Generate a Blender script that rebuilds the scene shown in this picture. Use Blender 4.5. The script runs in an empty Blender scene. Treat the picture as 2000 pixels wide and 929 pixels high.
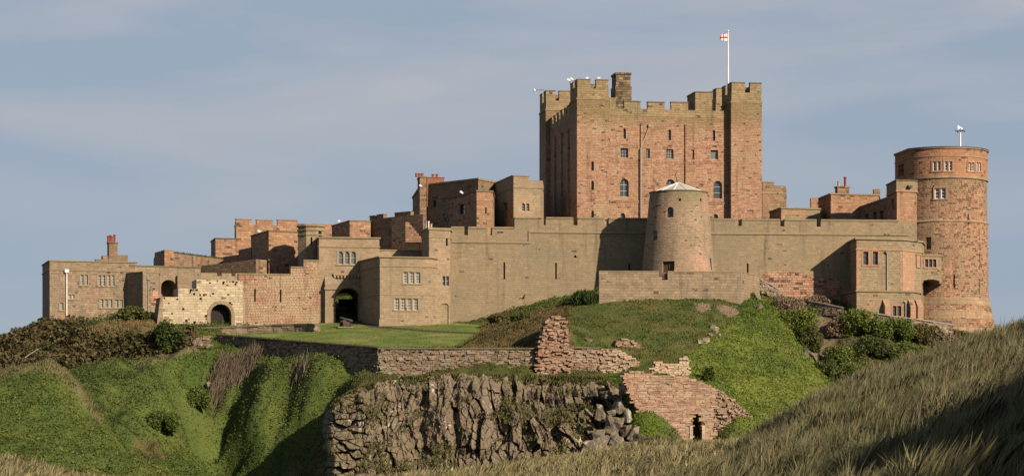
import bpy, bmesh, math, random
import numpy as np
from mathutils import Vector, Matrix
random.seed(7)
rng = np.random.default_rng(11)
SC = bpy.context.scene
R = math.radians

# ---------------------------------------------------------------- camera, sky, sun, exposure
F, HY = 4615.0, 850.0          # focal length and horizon row, in photograph pixels (2000 wide)
cam_d = bpy.data.cameras.new('camera'); cam = bpy.data.objects.new('camera', cam_d)
SC.collection.objects.link(cam); SC.camera = cam
cam.location = (0, 0, 0); cam.rotation_euler = (R(90), 0, 0)
cam_d.sensor_width = 36.0; cam_d.lens = 36.0 * F / 2000.0
cam_d.shift_y = (HY - 464.5) / 2000.0
cam_d.clip_start = 0.5; cam_d.clip_end = 20000

SUN_AZ, SUN_EL = 43.5, 26.5     # degrees right of straight behind the camera; height
sd = Vector((math.sin(R(SUN_AZ)) * math.cos(R(SUN_EL)), -math.cos(R(SUN_AZ)) * math.cos(R(SUN_EL)), math.sin(R(SUN_EL))))
sun_d = bpy.data.lights.new('sun', 'SUN'); sun = bpy.data.objects.new('sun', sun_d); SC.collection.objects.link(sun)
sun_d.energy = 5.0; sun_d.angle = R(0.5); sun_d.color = (1.0, 0.84, 0.645)
sun.rotation_euler = sd.to_track_quat('Z', 'Y').to_euler(); sun.location = (60, -60, 80)

world = bpy.data.worlds.new('World'); SC.world = world; world.use_nodes = True
wt = world.node_tree; wt.nodes.clear()
wo = wt.nodes.new('ShaderNodeOutputWorld'); wb = wt.nodes.new('ShaderNodeBackground')
sky = wt.nodes.new('ShaderNodeTexSky'); sky.sky_type = 'NISHITA'; sky.sun_disc = False
sky.sun_elevation = R(SUN_EL); sky.sun_rotation = R(180 - SUN_AZ)
sky.air_density = 1.0; sky.dust_density = 0.6; sky.ozone_density = 2.5
tc = wt.nodes.new('ShaderNodeTexCoord')
mp = wt.nodes.new('ShaderNodeMapping'); mp.inputs['Scale'].default_value = (5.0, 5.0, 27.0)
mp.inputs['Location'].default_value = (0.3, 0.0, 0.9)
cn = wt.nodes.new('ShaderNodeTexNoise'); cn.inputs['Scale'].default_value = 1.0; cn.inputs['Detail'].default_value = 6; cn.inputs['Roughness'].default_value = 0.5
cn.inputs['Distortion'].default_value = 0.3
cr = wt.nodes.new('ShaderNodeValToRGB'); cr.color_ramp.elements[0].position = 0.42; cr.color_ramp.elements[1].position = 0.75
sx = wt.nodes.new('ShaderNodeSeparateXYZ')
hr = wt.nodes.new('ShaderNodeMapRange'); hr.inputs['From Min'].default_value = 0.075; hr.inputs['From Max'].default_value = 0.155
hr.inputs['To Min'].default_value = 0.28; hr.inputs['To Max'].default_value = 1.0
mul = wt.nodes.new('ShaderNodeMath'); mul.operation = 'MULTIPLY'
veil = wt.nodes.new('ShaderNodeMix'); veil.data_type = 'RGBA'; 
veil.inputs[7].default_value = (2.72, 3.30, 4.15, 1)      # thin even cloud that dulls the blue
cm = wt.nodes.new('ShaderNodeMix'); cm.data_type = 'RGBA'; cm.inputs[7].default_value = (4.35, 4.25, 4.45, 1)
wt.links.new(tc.outputs['Generated'], mp.inputs['Vector']); wt.links.new(mp.outputs[0], cn.inputs['Vector'])
wt.links.new(cn.outputs['Fac'], cr.inputs[0]); wt.links.new(tc.outputs['Generated'], sx.inputs[0])
wt.links.new(sx.outputs['Z'], hr.inputs['Value']); wt.links.new(cr.outputs[0], mul.inputs[0]); wt.links.new(hr.outputs[0], mul.inputs[1])
vr = wt.nodes.new('ShaderNodeMapRange'); vr.inputs['From Min'].default_value = .185; vr.inputs['From Max'].default_value = .34; vr.inputs['To Min'].default_value = .93; vr.inputs['To Max'].default_value = .0
wt.links.new(sx.outputs['Z'], vr.inputs['Value']); wt.links.new(vr.outputs[0], veil.inputs[0])
wt.links.new(sky.outputs[0], veil.inputs[6]); wt.links.new(veil.outputs[2], cm.inputs[6]); wt.links.new(mul.outputs[0], cm.inputs[0])
wt.links.new(cm.outputs[2], wb.inputs['Color']); wb.inputs['Strength'].default_value = 0.0640
wt.links.new(wb.outputs[0], wo.inputs[0])
SC.view_settings.view_transform = 'Standard'; SC.view_settings.look = 'None'
SC.view_settings.gamma = 1; SC.view_settings.use_curve_mapping = False
SC.view_settings.exposure = 0.88

# ---------------------------------------------------------------- helpers
def P(px, py, Y): return Vector(((px - 1000) * Y / F, Y, (HY - py) * Y / F))
def XY(px, Y): return Vector(((px - 1000) * Y / F, Y))
def ZZ(py, Y): return (HY - py) * Y / F
ORG = {}
def tag(o, label=None, cat=None, group=None, kind=None):
    if label: o['label'] = label
    if cat: o['category'] = cat
    if group: o['group'] = group
    if kind: o['kind'] = kind
    return o
def thing(name, label, cat, loc, group=None):
    o = bpy.data.objects.new(name, None); SC.collection.objects.link(o); o.location = loc
    ORG[o.name] = Vector(loc); o.empty_display_size = 0.3
    return tag(o, label, cat, group)
def set_uv(me, cyl=None):
    uv = me.uv_layers.new(name='UVMap') if not me.uv_layers else me.uv_layers[0]
    n = len(me.loops); co = np.empty(len(me.vertices) * 3, np.float32); me.vertices.foreach_get('co', co); co = co.reshape(-1, 3)
    li = np.empty(n, np.int32); me.loops.foreach_get('vertex_index', li)
    npol = len(me.polygons); nr = np.empty(npol * 3, np.float32); me.polygons.foreach_get('normal', nr); nr = nr.reshape(-1, 3)
    lt = np.empty(npol, np.int32); me.polygons.foreach_get('loop_total', lt)
    pn = np.repeat(nr, lt, axis=0); p = co[li]
    h = np.hypot(pn[:, 0], pn[:, 1]) + 1e-6
    u = (p[:, 0] * -pn[:, 1] + p[:, 1] * pn[:, 0]) / h; v = p[:, 2].copy()
    flat = np.abs(pn[:, 2]) > 0.75
    u[flat] = p[flat, 0]; v[flat] = p[flat, 1]
    if cyl is not None:
        a = np.arctan2(p[:, 0] - cyl[0], -(p[:, 1] - cyl[1])); side = ~flat
        u[side] = a[side] * cyl[2]
    arr = np.stack([u, v], 1).astype(np.float32).ravel(); uv.data.foreach_set('uv', arr)

class MB:
    def __init__(s): s.v = []; s.f = []; s.cut = []
    def split(s):
        out = []; c = s.cut + [(len(s.v), len(s.f))]
        for (a, b), (a2, b2) in zip(c[:-1], c[1:]):
            m = MB(); m.v = s.v[a:a2]; m.f = [[i - a for i in f] for f in s.f[b:b2]]; out.append(m)
        return out
    def prism(s, base, top):
        s.cut.append((len(s.v), len(s.f)))
        n = len(base); o = len(s.v); s.v += [tuple(p) for p in base] + [tuple(p) for p in top]
        s.f.append(list(range(o + n - 1, o - 1, -1))); s.f.append(list(range(o + n, o + 2 * n)))
        for i in range(n):
            j = (i + 1) % n; s.f.append([o + i, o + j, o + n + j, o + n + i])
        return s
    def poly(s, xy, z0, z1): return s.prism([(p[0], p[1], z0) for p in xy], [(p[0], p[1], z1) for p in xy])
    def slab(s, f, outline, d0, d1):   # outline of (k,z) on face f, from d0 (back) to d1 (front)
        return s.prism([f.p(k, z, d0) for k, z in outline], [f.p(k, z, d1) for k, z in outline])
    def fbox(s, f, k0, k1, z0, z1, d0, d1): return s.slab(f, [(k0, z0), (k1, z0), (k1, z1), (k0, z1)], d0, d1)
    def box(s, c, sz, rz=0.0):
        ca, sa = math.cos(rz), math.sin(rz); q = []
        for a, b in ((-1, -1), (1, -1), (1, 1), (-1, 1)):
            x, y = a * sz[0] / 2, b * sz[1] / 2; q.append((c[0] + x * ca - y * sa, c[1] + x * sa + y * ca))
        return s.poly(q, c[2] - sz[2] / 2, c[2] + sz[2] / 2)
    def tube(s, a, b, r0, r1=None, n=8):
        r1 = r0 if r1 is None else r1; a = Vector(a); b = Vector(b); d = (b - a).normalized()
        t = d.orthogonal().normalized(); w = d.cross(t)
        A = [a + (t * math.cos(2 * math.pi * i / n) + w * math.sin(2 * math.pi * i / n)) * r0 for i in range(n)]
        B = [b + (t * math.cos(2 * math.pi * i / n) + w * math.sin(2 * math.pi * i / n)) * r1 for i in range(n)]
        return s.prism(A, B)
    def lathe(s, c, prof, n=64, a0=0.0):
        o = len(s.v); m = len(prof)
        for r, z in prof:
            for i in range(n):
                a = a0 + 2 * math.pi * i / n; s.v.append((c[0] + r * math.cos(a), c[1] + r * math.sin(a), z))
        for j in range(m - 1):
            for i in range(n):
                k = (i + 1) % n; s.f.append([o + j * n + i, o + j * n + k, o + (j + 1) * n + k, o + (j + 1) * n + i])
        s.f.append([o + i for i in range(n - 1, -1, -1)]); s.f.append([o + (m - 1) * n + i for i in range(n)])
        return s
    def mesh(s, name):
        me = bpy.data.meshes.new(name); me.from_pydata(s.v, [], s.f); me.validate()
        bm = bmesh.new(); bm.from_mesh(me); bmesh.ops.recalc_face_normals(bm, faces=bm.faces); bm.to_mesh(me); bm.free()
        return me

def boolean(me, cut):
    a = bpy.data.objects.new('tmp_a', me); b = bpy.data.objects.new('tmp_b', cut.mesh('tmp'))
    SC.collection.objects.link(a); SC.collection.objects.link(b)
    m = a.modifiers.new('b', 'BOOLEAN'); m.operation = 'DIFFERENCE'; m.solver = 'EXACT'; m.object = b; m.use_self = True
    dg = bpy.context.evaluated_depsgraph_get(); dg.update()
    r = bpy.data.meshes.new_from_object(a.evaluated_get(dg))
    bpy.data.objects.remove(a); bpy.data.objects.remove(b)
    return r
def finish(me, name, mat, parent=None, cyl=None, smooth=False):
    set_uv(me, cyl)
    me.materials.clear(); me.materials.append(mat)
    o = bpy.data.objects.new(name, me); SC.collection.objects.link(o); me.name = name
    if parent is not None:
        og = ORG.get(parent.name, Vector((0, 0, 0))); me.transform(Matrix.Translation(-og)); o.parent = parent; ORG[o.name] = og
    else: ORG[o.name] = Vector((0, 0, 0))
    if smooth:
        me.polygons.foreach_set('use_smooth', [True] * len(me.polygons))
        try: me.set_sharp_from_angle(angle=R(40))
        except Exception: pass
    me.update(); return o
def obj(name, mb, mat, parent=None, cyl=None, smooth=False, cuts=None):
    if name in ('coping', 'quoin') and len(mb.cut) > 1 and parent is not None:      # each stone run a part of its own
        return [obj(name, p, mat, parent, cyl, smooth) for p in mb.split()][-1]
    me = mb.mesh(name)
    if cuts is not None and cuts.v: me = boolean(me, cuts)
    return finish(me, name, mat, parent, cyl, smooth)
def dup(root, loc, label=None, rz=None):
    r = root.copy(); SC.collection.objects.link(r); r.location = loc; ORG[r.name] = Vector(loc)
    if rz is not None: r.rotation_euler.z = rz
    if label: r['label'] = label
    for ch in list(root.children):
        c = ch.copy(); SC.collection.objects.link(c); c.parent = r
        for g in list(ch.children):
            d = g.copy(); SC.collection.objects.link(d); d.parent = c
    return r

class Face:
    """a vertical wall plane: k runs along it, z up, d outward"""
    def __init__(s, o, u):
        s.o = Vector((o[0], o[1])); s.u = Vector((u[0], u[1])).normalized(); s.n = Vector((s.u.y, -s.u.x))
    @staticmethod
    def at(px, Y, ang): return Face(XY(px, Y), (math.cos(R(ang)), math.sin(R(ang))))
    def k(s, px):
        t = (px - 1000) / F; return (t * s.o.y - s.o.x) / (s.u.x - t * s.u.y)
    def Y(s, px): return s.o.y + s.k(px) * s.u.y
    def kz(s, px, py): return (s.k(px), ZZ(py, s.Y(px)))
    def p(s, k, z, d=0.0): return (s.o.x + s.u.x * k + s.n.x * d, s.o.y + s.u.y * k + s.n.y * d, z)

def offset(poly, d):
    n = len(poly); out = []
    for i in range(n):
        a, b, c = Vector(poly[i - 1][:2]), Vector(poly[i][:2]), Vector(poly[(i + 1) % n][:2])
        e0 = (b - a).normalized(); e1 = (c - b).normalized(); n0 = Vector((e0.y, -e0.x)); n1 = Vector((e1.y, -e1.x))
        m = n0 + n1; l = m.length
        m = m / l if l > 1e-6 else n0
        out.append(b + m * (d / max(0.35, m.dot(n0))))
    return out
def arch_outline(k0, k1, z0, z1, rise=None, n=8):
    w = (k1 - k0) / 2; rise = w if rise is None else rise; zc = z1 - rise; c = (k0 + k1) / 2
    return [(k0, z0), (k1, z0)] + [(c + w * math.cos(math.pi * i / n), zc + rise * math.sin(math.pi * i / n)) for i in range(n + 1)]

class Bld:
    """one building: footprint polygon counter-clockwise from the front left corner"""
    def __init__(s, name, label, cat, pts, pybot, group=None, angD=None, drop=1.5):
        if angD:
            (p0, Y0), p1 = pts; f = Face.at(p0, Y0, angD[0]); k1 = f.k(p1); D = angD[1]
            s.xy = [Vector(f.p(a, 0, b)[:2]) for a, b in ((0, 0), (k1, 0), (k1, -D), (0, -D))]; s.zb = ZZ(pybot, Y0) - drop
        else:
            s.xy = [XY(a, b) for a, b in pts]; s.zb = ZZ(pybot, pts[0][1]) - drop
        c = sum((Vector(p) for p in s.xy), Vector((0, 0))) / len(s.xy)
        s.root = thing(name, label, cat, (c.x, c.y, s.zb), group); s.cuts = MB(); s.seg = {}
    def face(s, i=0):
        a, b = s.xy[i], s.xy[(i + 1) % len(s.xy)]; return Face(a, b - a)
    def L(s, i): return (s.xy[(i + 1) % len(s.xy)] - s.xy[i]).length
    def top(s, px, py, i=0): return ZZ(py, s.face(i).Y(px))
    def body(s, z1, mat, name='wall'):
        s.wall = obj(name, MB().poly(s.xy, s.zb, z1), mat, s.root, cuts=s.cuts); return s.wall
    def band(s, z0, z1, proud, mat, name='string_course', inset=None):
        m = MB(); m.poly(offset(s.xy, proud), z0, z1); return obj(name, m, mat, s.root)
    def parapet(s, z0, zg, zt, mat, th=0.55, merlons=None, auto=None, cap=None, name='parapet'):
        """ring wall z0..zg with merlons up to zt: merlons {edge:[(k0,k1),..]} ; auto (merlon, gap) for the rest"""
        m = MB(); cp = MB(); n = len(s.xy); inn = offset(s.xy, -th)
        for i in range(n):
            j = (i + 1) % n
            m.poly([s.xy[i], s.xy[j], inn[j], inn[i]], z0, zg)
        for i in range(n):
            f = s.face(i); L = s.L(i)
            ml = (merlons or {}).get(i)
            if ml is None and auto:
                mw, gw = auto; c = max(1, int(round((L + gw) / (mw + gw)))); g = (L - c * mw) / max(1, c - 1) if c > 1 else 0
                ml = [(q * (mw + g), q * (mw + g) + mw) for q in range(c)] if c > 1 else [(0, L)]
            e0 = th + 0.01 if i % 2 else 0.0
            for a, b in ml or []:
                a, b = max(a, e0), min(b, L - e0)
                if b - a < 0.15: continue
                zt_ = zt; zt = zt + random.uniform(-.09, .05)
                m.fbox(f, a, b, zg, zt, -th, 0)
                if cap: cp.fbox(f, a - .04 if not e0 else a, b + .04 if not e0 else b, zt, zt + .14, -th - .05, .06)
                zt = zt_
        o = obj(name, m, mat, s.root)
        if cap and cp.v: obj('coping', cp, cap, s.root)
        return o
    def window(s, px0, px1, py0, py1, i=0, **kw): return window(s.root, s.cuts, kface(s.face(i), px0, px1, py0, py1), **kw)
    def slit(s, px0, px1, py0, py1, i=0, arch=False, depth=1.0):
        f, k0, k1, z0, z1 = kface(s.face(i), px0, px1, py0, py1)
        s.cuts.slab(f, arch_outline(k0, k1, z0, z1, n=5) if arch else [(k0, z0), (k1, z0), (k1, z1), (k0, z1)], -depth, .3)
def kface(f, px0, px1, py0, py1):
    pc = (px0 + px1) / 2; return (f, f.k(px0), f.k(px1), ZZ(py1, f.Y(pc)), ZZ(py0, f.Y(pc)))
def window(root, cuts, K, lights=1, arch=False, rise=None, frame=None, glass=None, rows=0, cols=0, rec=.22, sur=None, gap=.16, fw=.07, larch=False, sill=True, name='window'):
    """an opening cut in the wall with stone mullions between its lights, frames and panes set back in it"""
    f, k0, k1, z0, z1 = K
    frame = frame or M['white_frame']; glass = glass or M['glass']
    fr, pn, su, lead = MB(), MB(), MB(), MB()
    w = (k1 - k0 - gap * (lights - 1)) / lights
    for q in range(lights):
        a = k0 + q * (w + gap); b = a + w
        ol = arch_outline(a, b, z0, z1, rise) if (arch or larch) else [(a, z0), (b, z0), (b, z1), (a, z1)]
        cuts.slab(f, ol, -rec - .25, .3)
        rr = (w / 2 if rise is None else rise) if (arch or larch) else 0
        for (x0, x1, y0, y1) in ((a + .004, a + fw, z0 + .004, z1 - rr), (b - fw, b - .004, z0 + .004, z1 - rr), (a + fw, b - fw, z0 + .004, z0 + fw)):
            fr.fbox(f, x0, x1, y0, y1, -rec - .06, -rec + .03)
        if rr:
            oo = arch_outline(a + .004, b - .004, z0, z1 - .004, rr)[2:]; ii = arch_outline(a + fw, b - fw, z0, z1 - fw, max(.05, rr - fw))[2:]
            for t in range(len(oo) - 1): fr.slab(f, [oo[t], oo[t + 1], ii[t + 1], ii[t]], -rec - .06, -rec + .03)
        else: fr.fbox(f, a + fw, b - fw, z1 - fw, z1 - .004, -rec - .06, -rec + .03)
        for r_ in range(rows):
            zz = z0 + (z1 - z0) * (r_ + 1) / (rows + 1); fr.fbox(f, a + fw, b - fw, zz - .025, zz + .025, -rec - .05, -rec + .02)
        for c_ in range(cols):
            kk = a + (b - a) * (c_ + 1) / (cols + 1); fr.fbox(f, kk - .022, kk + .022, z0 + fw, z1 - max(fw, rr * .3), -rec - .045, -rec + .015)
        pn.slab(f, ol if False else [(a + (p - a) * 1.0, z) for p, z in ol], -rec - .10, -rec - .07)
    o = obj(name, fr, frame, root)
    obj('pane', pn, glass, o)
    if sur:
        t = .17; S = su
        zt = z1 - ((k1 - k0) / 2 if arch and rise is None else (rise or 0) if arch else 0)
        S.fbox(f, k0 - t, k0 - .003, z0, zt, -.1, .035); S.fbox(f, k1 + .003, k1 + t, z0, zt, -.1, .035)
        S.fbox(f, k0 - t - .08, k1 + t + .08, z0 - .17, z0 - .003, -.1, .09)
        if arch:
            oo = arch_outline(k0 - t, k1 + t, z0, z1 + t, (z1 + t) - zt)[2:]; ii = arch_outline(k0 - .003, k1 + .003, z0, z1 + .003, z1 + .003 - zt)[2:]
            for q in range(len(oo) - 1): S.slab(f, [oo[q], oo[q + 1], ii[q + 1], ii[q]], -.1, .035)
        else: S.fbox(f, k0 - t, k1 + t, z1 + .003, z1 + t, -.1, .035)
        obj('surround', su, sur, o)
    return o
# ---------------------------------------------------------------- materials
M = {}
ALB = .625      # common scale of the surface colours, against the exposure
def dim(c, k=None): return tuple(x * (ALB if k is None else k) for x in c)
class NT:
    def __init__(s, name):
        s.m = bpy.data.materials.new(name); s.m.use_nodes = True; s.t = s.m.node_tree; s.t.nodes.clear()
        s.out = s.n('ShaderNodeOutputMaterial'); s.b = s.n('ShaderNodeBsdfPrincipled'); s.l(s.b.outputs[0], s.out.inputs[0])
        s.b.inputs['Specular IOR Level'].default_value = .2; s.b.inputs['Roughness'].default_value = .9
        M[name] = s.m
    def n(s, ty, **kw):
        x = s.t.nodes.new(ty)
        for k, v in kw.items(): setattr(x, k, v)
        return x
    def l(s, a, b): s.t.links.new(a, b)
    def put(s, sock, v):
        if isinstance(v, bpy.types.NodeSocket): s.l(v, sock)
        else: sock.default_value = v
    def math(s, op, a, b=None, c=None, clamp=False):
        x = s.n('ShaderNodeMath', operation=op, use_clamp=clamp); s.put(x.inputs[0], a)
        if b is not None: s.put(x.inputs[1], b)
        if c is not None: s.put(x.inputs[2], c)
        return x.outputs[0]
    def mix(s, f, a, b, mode='MIX'):
        x = s.n('ShaderNodeMix', data_type='RGBA', blend_type=mode); s.put(x.inputs[0], f)
        s.put(x.inputs[6], a if isinstance(a, bpy.types.NodeSocket) else (*a, 1)); s.put(x.inputs[7], b if isinstance(b, bpy.types.NodeSocket) else (*b, 1))
        return x.outputs[2]
    def comb(s, x, y, z=0.0):
        c = s.n('ShaderNodeCombineXYZ'); s.put(c.inputs[0], x); s.put(c.inputs[1], y); s.put(c.inputs[2], z); return c.outputs[0]
    def sep(s, v):
        c = s.n('ShaderNodeSeparateXYZ'); s.l(v, c.inputs[0]); return c.outputs
    def noise(s, vec, scale, detail=4, rough=.55, dist=0.0):
        x = s.n('ShaderNodeTexNoise'); s.l(vec, x.inputs['Vector']); x.inputs['Scale'].default_value = scale
        x.inputs['Detail'].default_value = detail; x.inputs['Roughness'].default_value = rough; x.inputs['Distortion'].default_value = dist
        return x.outputs['Fac']
    def white(s, v):
        x = s.n('ShaderNodeTexWhiteNoise', noise_dimensions='2D'); s.l(v, x.inputs['Vector']); return x.outputs
    def ramp(s, f, stops, mode='LINEAR'):
        x = s.n('ShaderNodeValToRGB'); r = x.color_ramp; r.interpolation = mode
        while len(r.elements) < len(stops): r.elements.new(.5)
        for e, (p, c) in zip(r.elements, stops): e.position = p; e.color = (*c, 1) if len(c) == 3 else c
        s.put(x.inputs[0], f); return x.outputs[0]
    def smooth(s, f, a, b):
        x = s.n('ShaderNodeMapRange', interpolation_type='SMOOTHSTEP'); s.put(x.inputs[0], f); x.inputs[1].default_value = a; x.inputs[2].default_value = b
        return x.outputs[0]
    def pos(s): return s.n('ShaderNodeNewGeometry').outputs['Position']
    def map(s, v, sc):
        x = s.n('ShaderNodeMapping'); s.l(v, x.inputs[0]); x.inputs['Scale'].default_value = sc; return x.outputs[0]
    def bump(s, h, strength=.5, dist=.1):
        x = s.n('ShaderNodeBump'); x.inputs['Strength'].default_value = strength; x.inputs['Distance'].default_value = dist
        s.l(h, x.inputs['Height']); s.l(x.outputs[0], s.b.inputs['Normal'])
def pal(cols): return [(i / max(1, len(cols) - 1), c) for i, c in enumerate(cols)]

def stone(name, cols, bw=.62, bh=.31, weather=(.2, .18, .12), wamt=.6, ws=.16, wlo=.42, whi=.66, pits=.05, pitc=(.035, .028, .022),
          topc=None, top0=0, top1=1, var=.30, bump=.5, streak=.45, patch=None, jamt=.42):
    cols = [dim(c) for c in cols]; weather = dim(weather); topc = dim(topc) if topc else None; patch = [(dim(p[0]),) + p[1:] for p in patch] if patch else None
    s = NT(name); uv = s.n('ShaderNodeUVMap', uv_map='UVMap').outputs[0]; pos = s.pos()
    u, v, _ = s.sep(uv)
    wob = s.noise(uv, .9, 2)
    v2 = s.math('ADD', s.math('DIVIDE', v, bh), s.math('MULTIPLY', wob, .35))
    row = s.math('FLOOR', v2); rr = s.white(s.comb(row, 3.7))[0]
    uu = s.math('ADD', s.math('MULTIPLY', s.math('DIVIDE', u, bw), s.math('ADD', .7, s.math('MULTIPLY', rr, .7))), s.math('MULTIPLY', rr, 37.0))
    col = s.math('FLOOR', uu); cell = s.white(s.comb(col, row)); cv, cc = cell[0], cell[1]
    base = s.ramp(cv, pal(cols))
    cs = s.sep(cc)
    # tonal change from stone to stone and inside a stone
    fine = s.noise(pos, 3.0, 5, .65)
    k = s.math('ADD', s.math('MULTIPLY', s.math('SUBTRACT', cs[1], .5), var), s.math('ADD', .72, s.math('MULTIPLY', fine, .56)))
    base = s.mix(1.0, base, s.comb(k, k, k), 'MULTIPLY')
    # large drifts between the palette and weathered tone
    big = s.noise(pos, ws, 6, .6, .4)
    wf = s.math('MULTIPLY', s.smooth(big, wlo, whi), wamt)
    base = s.mix(wf, base, s.mix(.35, weather, base))
    if patch:
        for (pc, psc, lo, hi, amt, off) in patch:
            q = s.n('ShaderNodeMapping'); s.l(pos, q.inputs[0]); q.inputs['Location'].default_value = (off, off * 1.7, off * .6)
            pf = s.math('MULTIPLY', s.smooth(s.noise(q.outputs[0], psc, 5, .6), lo, hi), amt)
            base = s.mix(pf, base, s.mix(1.0, pc, s.comb(k, k, k), 'MULTIPLY'))
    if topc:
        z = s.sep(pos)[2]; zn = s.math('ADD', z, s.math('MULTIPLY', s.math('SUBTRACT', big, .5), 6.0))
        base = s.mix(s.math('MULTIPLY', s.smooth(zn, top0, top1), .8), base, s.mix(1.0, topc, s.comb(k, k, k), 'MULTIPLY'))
    # rain streaks
    st = s.noise(s.map(pos, (1.3, 1.3, .1)), 1.0, 4, .6)
    sf = s.math('SUBTRACT', 1.0, s.math('MULTIPLY', s.smooth(st, .52, .78), streak))
    base = s.mix(1.0, base, s.comb(sf, sf, sf), 'MULTIPLY')
    # joints and missing or eroded stones
    fu = s.math('FRACT', uu); fv = s.math('FRACT', v2)
    eu = s.math('MULTIPLY', s.math('MINIMUM', fu, s.math('SUBTRACT', 1.0, fu)), bw); ev = s.math('MULTIPLY', s.math('MINIMUM', fv, s.math('SUBTRACT', 1.0, fv)), bh)
    joint = s.math('SUBTRACT', 1.0, s.smooth(s.math('MINIMUM', eu, ev), .0, .045))
    base = s.mix(s.math('MULTIPLY', joint, jamt), base, (.10, .08, .06))
    pitn = s.math('ADD', cs[2], s.math('MULTIPLY', s.math('SUBTRACT', s.noise(pos, .35, 3), .5), .25))
    pit = s.math('GREATER_THAN', pitn, 1.0 - pits); pit = s.math('MULTIPLY', pit, s.smooth(fine, .38, .55))
    base = s.mix(s.math('MULTIPLY', pit, .85), base, pitc)
    s.l(base, s.b.inputs['Base Color'])
    h = s.math('SUBTRACT', s.math('ADD', s.math('MULTIPLY', cs[0], .5), s.math('MULTIPLY', fine, .9)), s.math('ADD', s.math('MULTIPLY', joint, .7), s.math('MULTIPLY', pit, 1.2)))
    s.bump(h, bump, .09)
    return s.m
TAN = [(.245, .18, .118), (.29, .214, .14), (.34, .255, .168), (.275, .203, .137), (.37, .275, .18)]
RED = [(.32, .16, .10), (.395, .205, .13), (.45, .245, .16), (.48, .295, .19), (.43, .235, .15), (.37, .225, .145)]
PALE = [(.40, .325, .22), (.52, .43, .295), (.57, .475, .33), (.50, .41, .28), (.46, .36, .24)]
GREYB = [(.13, .105, .075), (.19, .15, .10), (.25, .19, .125), (.30, .22, .14), (.22, .16, .11)]
OLIVE = (.16, .135, .065)
stone('keep_stone', RED + [(.47, .33, .205)], bw=.46, bh=.225, jamt=.3, weather=(.37, .25, .15), wamt=.7, ws=.2, pits=.032, topc=(.235, .18, .085), top0=41.0, top1=44.5, var=.26, streak=.4, bump=.6,
      patch=[((.42, .32, .185), .3, .52, .66, .65, 4.0), ((.30, .15, .09), .45, .56, .68, .55, 14.0)])
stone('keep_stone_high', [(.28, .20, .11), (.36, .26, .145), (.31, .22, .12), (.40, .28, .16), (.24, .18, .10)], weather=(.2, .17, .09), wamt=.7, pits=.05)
stone('curtain_stone', [(.265, .203, .126), (.29, .222, .139), (.32, .243, .15), (.28, .218, .14), (.335, .255, .16)], jamt=.2, bw=.6, bh=.26, weather=(.22, .19, .135), wamt=.75, ws=.13, pits=.004, var=.13, streak=.5, bump=.3,
      patch=[((.41, .27, .155), .11, .54, .68, .6, 9.0)])
stone('windmill_stone', [(.28, .208, .138), (.32, .238, .16), (.365, .268, .182), (.31, .226, .158), (.41, .275, .19)], jamt=.25, bw=.42, bh=.2, weather=(.23, .195, .115), wamt=.6, pits=.006, topc=(.22, .195, .10), top0=28.3, top1=31.5, var=.25, streak=.3,
      patch=[((.45, .275, .19), .2, .46, .62, .75, 2.0)])
stone('battery_stone', TAN, bw=.9, bh=.34, weather=(.24, .2, .13), wamt=.5, pits=.02, var=.22, streak=.4)
stone('gatehouse_stone', [(.28, .208, .132), (.325, .245, .155), (.37, .283, .182), (.305, .228, .148), (.345, .26, .17)], bw=.55, bh=.27, jamt=.3, weather=(.235, .195, .13), wamt=.5, pits=.004, var=.18, streak=.3, bump=.3,
      patch=[((.44, .30, .19), .2, .5, .66, .6, 3.0)])
stone('house_stone', TAN + [(.35, .22, .145)], bw=.5, bh=.24, weather=(.225, .19, .125), wamt=.6, pits=.03, var=.25, streak=.3, patch=[((.40, .21, .12), .18, .56, .7, .6, 5.0)])
stone('red_wall_stone', [(.43, .26, .17), (.48, .31, .20), (.40, .24, .155), (.51, .37, .24), (.45, .29, .185)], bw=.42, bh=.2, jamt=.3, weather=(.50, .39, .245), wamt=.95, ws=.13, wlo=.44, whi=.56, pits=.03, var=.26, streak=.45, bump=.9,
      patch=[((.40, .20, .135), .28, .52, .62, .8, 7.0), ((.30, .22, .15), .5, .58, .68, .5, 17.0)])
stone('pale_stone', PALE, bw=.75, bh=.32, weather=(.46, .37, .24), wamt=.5, pits=.035, pitc=(.05, .04, .03), var=.2, streak=.25, bump=.5)
stone('rear_stone', [(.20, .14, .09), (.27, .18, .11), (.33, .21, .13), (.30, .18, .11), (.24, .165, .105)], weather=(.19, .15, .09), wamt=.5, pits=.05, var=.3)
stone('rear_red_stone', [(.36, .19, .11), (.42, .24, .145), (.31, .17, .10), (.45, .30, .18)], weather=(.32, .21, .12), wamt=.5, pits=.06, var=.3)
stone('tower_stone', [(.32, .165, .10), (.39, .205, .125), (.44, .245, .15), (.41, .26, .165), (.34, .205, .13), (.46, .295, .185)], bw=.46, bh=.25, jamt=.3, weather=(.27, .21, .13), wamt=.8, ws=.22, wlo=.44, whi=.58, pits=.17, pitc=(.10, .06, .04), var=.28, streak=.25, bump=.9)
stone('tower_cap_stone', [(.37, .18, .10), (.42, .21, .12), (.45, .235, .135), (.39, .195, .11)], bw=.5, bh=.26, jamt=.3, weather=(.27, .16, .09), wamt=.7, ws=.4, pits=.05, var=.25, streak=.3)
stone('batter_stone', [(.30, .21, .125), (.36, .25, .15), (.40, .27, .165), (.31, .22, .14)], bw=1.0, bh=.5, weather=(.25, .2, .12), wamt=.6, pits=.02, var=.2, streak=.4)
stone('annex_stone', [(.26, .21, .13), (.31, .245, .15), (.36, .28, .17), (.29, .225, .14), (.35, .25, .15)], bw=.55, bh=.22, weather=(.25, .19, .115), wamt=.5, pits=.015, var=.25, streak=.2, patch=[((.45, .25, .14), .3, .54, .68, .55, 1.0)])
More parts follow.
